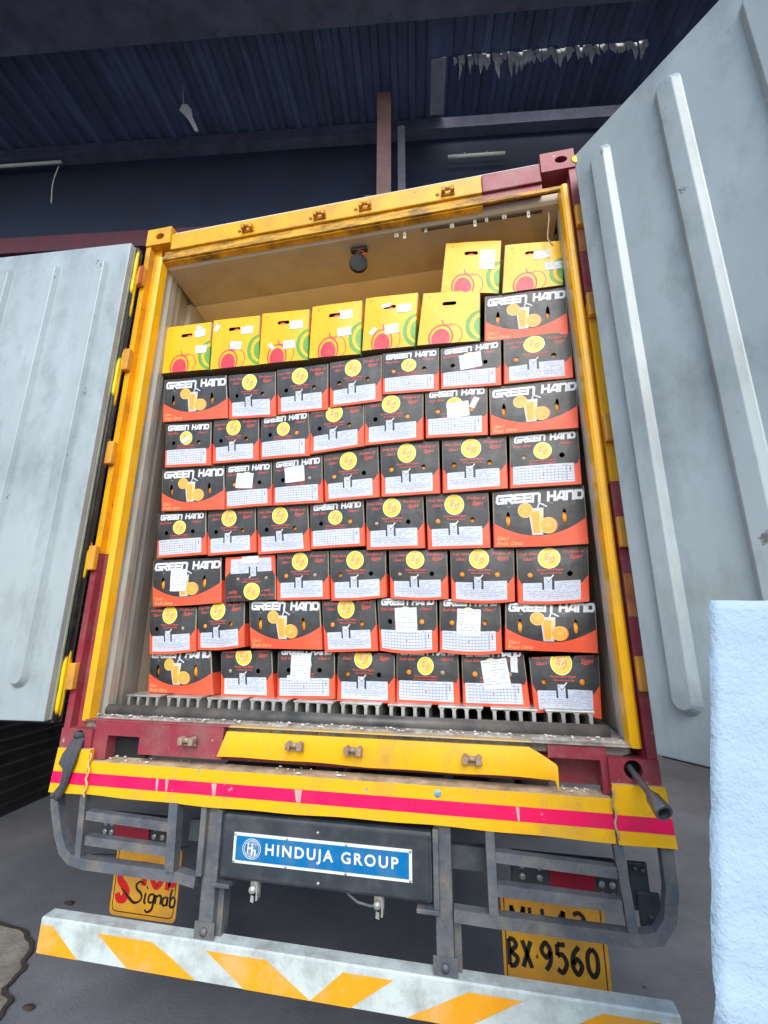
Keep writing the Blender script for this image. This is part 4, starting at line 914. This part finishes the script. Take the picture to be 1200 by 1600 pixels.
# stickers: carton -> (u, v from the top, width, height in metres, tilt in degrees)
STK = {'Ya': [(.77, .22, .070, .050, 2), (.82, .57, .070, .050, 0), (.74, .10, .04, .022, -30)], 'Yb': [(.75, .28, .075, .050, 2), (.53, .58, .070, .050, -8), (.10, .17, .03, .05, -25)],
 'Yc': [(.75, .30, .075, .055, 2), (.62, .68, .070, .052, 2), (.25, .68, .022, .048, 40)], 'Yd': [(.70, .24, .070, .055, 3), (.68, .57, .075, .052, 6)], 'Ye': [(.76, .28, .072, .052, 0), (.55, .66, .072, .056, 8), (.20, .67, .025, .045, -35), (.42, .20, .05, .025, 15)],
 'Yg': [(.77, .37, .078, .115, 0)], 'Yh': [(.64, .30, .080, .055, 5), (.85, .56, .090, .050, 3)],
 '8f': [(.50, .40, .105, .080, 6)], '7a': [(.47, .40, .055, .022, 30)], '7f': [(.53, .46, .105, .080, 4), (.79, .34, .028, .060, -25)], '6b': [(.43, .40, .095, .085, -6)], '6c': [(.45, .36, .105, .085, 3)],
 '4a': [(.40, .46, .095, .115, -2)], '3e': [(.48, .41, .098, .105, 1)], '3f': [(.48, .43, .105, .110, -3)], '2c': [(.42, .33, .100, .125, -2), (.26, .57, .045, .022, -4)], '2f': [(.53, .40, .115, .120, 6), (.83, .22, .030, .065, -4)], '4b': [(.52, .05, .09, .05, 0)], '8g': [(.56, .78, .012, .07, 0)]}
BULGE = {'3g': .022, '2g': .018, '2a': .020, '3c': .014, '4g': .012, '4f': .012, '3a': .010, '3b': .012, '4e': .010, '5g': .008}
CUT = {'8': .0, '7': .0, '6': .0, '5': .0, '4': .0, '3': .04, '2': .10, '9': 0, 'Y': 0}            # how far the printed top is pushed under the carton above
SAG = {'4d': .006, '4e': .008, '4f': .010, '4g': .008, '3b': .008, '3e': .012, '3f': .010, '3a': .006, '2g': -.014, '5g': .004, '4a': .004}
# what shows in the two holes: o bright fruit, r fruit deep inside, t tan paper, . nothing
SEEN = {'8a': 'rr', '8b': '.r', '8c': '.r', '8d': 'rr', '8e': 'or', '8f': '..', '8g': 'or', '9a': 'or', '7a': '.r', '7b': '.r', '7c': '.o', '7d': '.r', '7e': '.o', '7f': 'oo', '7g': 'rr', '6a': 'rr', '6b': 'o.', '6c': '.t', '6d': 'o.', '6e': 'or', '6f': 'rr', '6g': 't.',
 '5a': '..', '5b': '.r', '5c': '.r', '5d': '.o', '5e': 't.', '5f': 'or', '5g': 'oo', '4a': 'oo', '4b': 'tt', '4c': 'ot', '4d': 'r.', '4e': 't.', '4f': 'oo', '4g': 'o.', '3a': '.t', '3b': 'or', '3c': 'or', '3d': 'or', '3e': '.o', '3f': 'or', '3g': 'oo', '2a': 'ro', '2b': 't.', '2c': '..', '2d': 'r.', '2e': 'ot', '2f': 'ot', '2g': 'ro'}
M_oran = mat('orange_peel', (.95, .30, .012), .35, var=.06, bump=.3, bscale=200)
M_apple = mat('apple_skin', (.62, .07, .09), .3, var=.25, scale=12)
M_paper = mat('tan_paper', (.48, .38, .28), .8, var=.2, scale=60)
M_stick = mat('sticker_paper', (.74, .77, .80), .5, var=.05, scale=40, bump=.08)
M_sprint = mat('sticker_print', (.45, .49, .54), .6)
bm = bmesh.new(); bmesh.ops.create_uvsphere(bm, u_segments=20, v_segments=14, radius=1)
FM = {}
for nm, mm, r in (('orange', M_oran, .036), ('apple', M_apple, .036)):
    me = bpy.data.meshes.new(nm); b2 = bm.copy(); bmesh.ops.scale(b2, vec=(r, r, r*.96), verts=b2.verts); b2.to_mesh(me); b2.free(); me.materials.append(mm); me.polygons.foreach_set('use_smooth', [True]*len(me.polygons)); FM[nm] = me
bm.free()
ROWN = {'2': 'bottom row', '3': 'second row up', '4': 'third row up', '5': 'fourth row up', '6': 'fifth row up', '7': 'sixth row up', '8': 'seventh row up', '9': 'eighth row up'}
ORD = ['leftmost', 'second from left', 'third from left', 'middle one', 'third from right', 'second from right', 'rightmost']
def carton(key, kind, Yf, xbl, zbl, xbr, zbr, xtr, ztr, xtl, ztl):
    rr = random.Random(key); seed = rr.uniform(0, 90); ART_v, ART_f, ART_m = ART[kind]
    g = .0012; BL = Vector((xbl+g, zbl+g)); BR = Vector((xbr-g, zbr+g)); TR = Vector((xtr-g, ztr-g)); TL = Vector((xtl+g, ztl-g))
    bul = BULGE.get(key, .003+rr.random()*.004); cut = CUT[key[0]]; sag = SAG.get(key, 0); flip = key == '4b'
    dep = {'A': .295, 'B': .395, 'C': .395, 'Y': .38}[kind]; wr = rr.uniform(-1, 1)*.004
    top = 1.
    o0 = Vector((BL.x+BR.x, 0, 0))/2; o0 = Vector((o0.x, Yf, (BL.y+BR.y)/2))
    def P(u, v):
        """v may reach past 1: that strip of the print is crushed back under the carton above"""
        vv = min(v, 1); b = BL.lerp(BR, u); t = TL.lerp(TR, u); q = b.lerp(t, vv)
        y = Yf-bul*math.sin(math.pi*u)*math.sin(math.pi*min(1, vv*.9+.06))+wr*math.sin(3*u+5*vv)*.5
        e = min(u, 1-u)
        if e < .006: y += .0035
        z = q.y-sag*math.sin(math.pi*u)*(1-vv)**2
        nn_ = Vector((q.x*9, q.y*9, seed)); y += .0028*noise.noise(nn_)+.0011*noise.noise(nn_*3.3)
        if (u < .12 or u > .88) and (vv < .15 or vv > .85): y += .006*max(0, noise.noise(Vector((round(u), round(vv), seed*3))))*(1-e/.12)
        return Vector((q.x-o0.x, y-o0.y, z-o0.z))
    mb = MB(); vs = []
    for (u, v) in ART_v:
        if flip: u, v = 1-u, 1-v
        v2 = v/(1-cut) if not flip else v
        vs.append(P(u, v2)+(Vector((0, (v2-1)*.06+.001, -(v2-1)*.02)) if v2 > 1 else Vector((0, 0, 0))))
    mb.add(vs, ART_f, 0); mb.m = list(ART_m)
    # the other five sides
    side = LT if kind == 'Y' else BK
    n = 10; e = [P(0, 0), P(1, 0), P(1, 1), P(0, 1)]; bk = Vector((0, dep, 0))
    def quad(a, b, c, d, mi): mb.add([a, b, c, d], [(0, 1, 2, 3)], mi)
    bot = [P(i/n, 0) for i in range(n+1)]; topv = [P(i/n, 1) for i in range(n+1)]; by = Yf+dep-o0.y
    for i in range(n):
        a, b = bot[i], bot[i+1]; quad(a, Vector((a.x, by, a.z)), Vector((b.x, by, b.z)), b, TN if kind != 'Y' else TN)
        a, b = topv[i], topv[i+1]
        if cut == 0: quad(a, b, Vector((b.x, by, b.z)), Vector((a.x, by, a.z)), side)
        else:
            dz = Vector((0, .008, -.004)); quad(a+dz, b+dz, Vector((b.x, by, b.z-.004)), Vector((a.x, by, a.z-.004)), side)
    for u in (0, 1):
        k = 6
        for j in range(k):
            a, b = P(u, j/k), P(u, (j+1)/k); mi = side
            if kind != 'Y' and j < 3: mi = OR
            if kind == 'Y' and u == 1 and j < 3: mi = GR
            q = [a, b, Vector((b.x, by, b.z)), Vector((a.x, by, a.z))]
            if u == 1: q = q[::-1]
            mb.add(q, [(0, 1, 2, 3)], mi)
    a, b, c, d = P(0, 0), P(1, 0), P(1, 1), P(0, 1); q = [Vector((p.x, by, p.z)) for p in (a, b, c, d)]; mb.add(q[::-1], [(0, 1, 2, 3)], side)
    o = mb.build('fruit_carton' if kind == 'Y' else 'citrus_carton', PM, recalc=False); o.location = o0
    # hole backing: dark void is the closed carton itself
    for (u, vt, w, h, tilt) in STK.get(key, []):
        c0 = P(u, 1-vt); s = MB(); t = math.radians(tilt); ca, sa = math.cos(t), math.sin(t); nn = 5
        Wd = (BR-BL).length; Hd = (TL-BL).length
        def SP(a, b, off):
            x, z = a*ca-b*sa, a*sa+b*ca; q = P(u+x/Wd, 1-vt+z/Hd); q.y -= off+.0015*abs(a/w)**2*2; return q
        gr = [SP(-w/2+w*i/nn+rr.uniform(-1, 1)*.0008, -h/2+h*j/nn+rr.uniform(-1, 1)*.0008, .0012) for j in range(nn+1) for i in range(nn+1)]
        s.add(gr, [(j*(nn+1)+i, j*(nn+1)+i+1, (j+1)*(nn+1)+i+1, (j+1)*(nn+1)+i) for j in range(nn) for i in range(nn)], 0)
        nl = max(2, int(h/.013))
        for k in range(nl):
            zz = h*.42-k*h*.84/nl; x = -w*.42
            while x < w*.36:
                l = rr.uniform(.08, .3)*w; l = min(l, w*.42-x)
                if rr.random() < .7: s.add([SP(x, zz-.0016, .0019), SP(x+l, zz-.0016, .0019), SP(x+l, zz+.0016, .0019), SP(x, zz+.0016, .0019)], [(0, 1, 2, 3)], 1)
                x += l+.08*w
        s.build('white_sticker', [M_stick, M_sprint], o, recalc=False)
    return o, P, o0
NUM = {1: 'one', 2: 'two', 3: 'three', 4: 'four'}
for rec in BOXES:
    key, kind = rec[0], rec[1]
    o, P, o0 = carton(*rec)
    ns = len(STK.get(key, []))
    if kind == 'Y':
        if key in ('Yg', 'Yh'): lab = 'yellow apple carton, '+('left one of the upper pair, with tall white sticker' if key == 'Yg' else 'right one of the upper pair, against the jamb')
        else:
            pos = {'Ya': 'leftmost', 'Yb': 'second from left', 'Yc': 'third from left', 'Yd': 'fourth from left', 'Ye': 'fifth from left', 'Yf': 'rightmost, without any sticker'}[key]
            lab = 'yellow apple carton, '+pos+' of the six on the black stack'
        tag(o, lab, 'carton', 'yellow apple cartons on top of the load'); where = None
    else:
        ci = 'abcdefg'.index(key[1])
        pos = 'only one' if key == '9a' else ORD[ci]
        look = {'A': 'wide black orange carton with juice glass print', 'B': 'black orange carton with round seal and text panel', 'C': 'black orange carton with titled seal and grid table'}[kind]
        if key == '4b': look = 'black orange carton standing upside down'
        lab = look+', '+pos+' in '+ROWN[key[0]]
        if key == '9a': lab = 'wide black orange carton alone below the upper yellow pair at the right'
        tag(o, lab, 'carton', 'black and orange citrus cartons stacked in the container'); where = ('carton '+pos+' in '+ROWN[key[0]]) if key != '9a' else 'topmost black carton'
    hs = HOLES[kind]
    seen = SEEN.get(key, 'a' if key in ('Ya', 'Yb', 'Yc', 'Yd', 'Yg', 'Yh', 'Ye') else '.')
    for i, (hu, hv) in enumerate(hs):
        c = seen[i] if i < len(seen) else '.'
        cutf = CUT[key[0]]; u, v = (1-hu, 1-hv) if key == '4b' else (hu, hv/(1-cutf))
        q = P(u, v)+o0
        if c in 'or':
            f = bpy.data.objects.new('orange', FM['orange']); C.objects.link(f); f.location = q+Vector((rr_ := random.uniform(-.003, .003), .036+(.0015 if c == 'o' else .012), random.uniform(-.004, .004)))
            tag(f, 'orange seen through the '+('left' if i == 0 else 'right')+' hole of the '+where, 'orange', 'oranges showing through carton holes')
        elif c == 'a':
            f = bpy.data.objects.new('apple', FM['apple']); C.objects.link(f); f.location = q+Vector((random.uniform(-.015, .012), .038, -.010))
            tag(f, 'pink apple seen through the hand hole of the '+{'Ya': 'leftmost', 'Yb': 'second from left', 'Yc': 'third from left', 'Yd': 'fourth from left', 'Ye': 'fifth from left', 'Yg': 'upper left pair', 'Yh': 'topmost rightmost'}[key]+' yellow carton', 'apple', 'apples showing through hand holes')
        elif c == 't':
            s = MB(); p2 = P(u, v); s.tube([p2+Vector((0, .004, 0)), p2+Vector((0, .006, 0))], .0125, 12); s.build('paper_plug', M_paper, o)
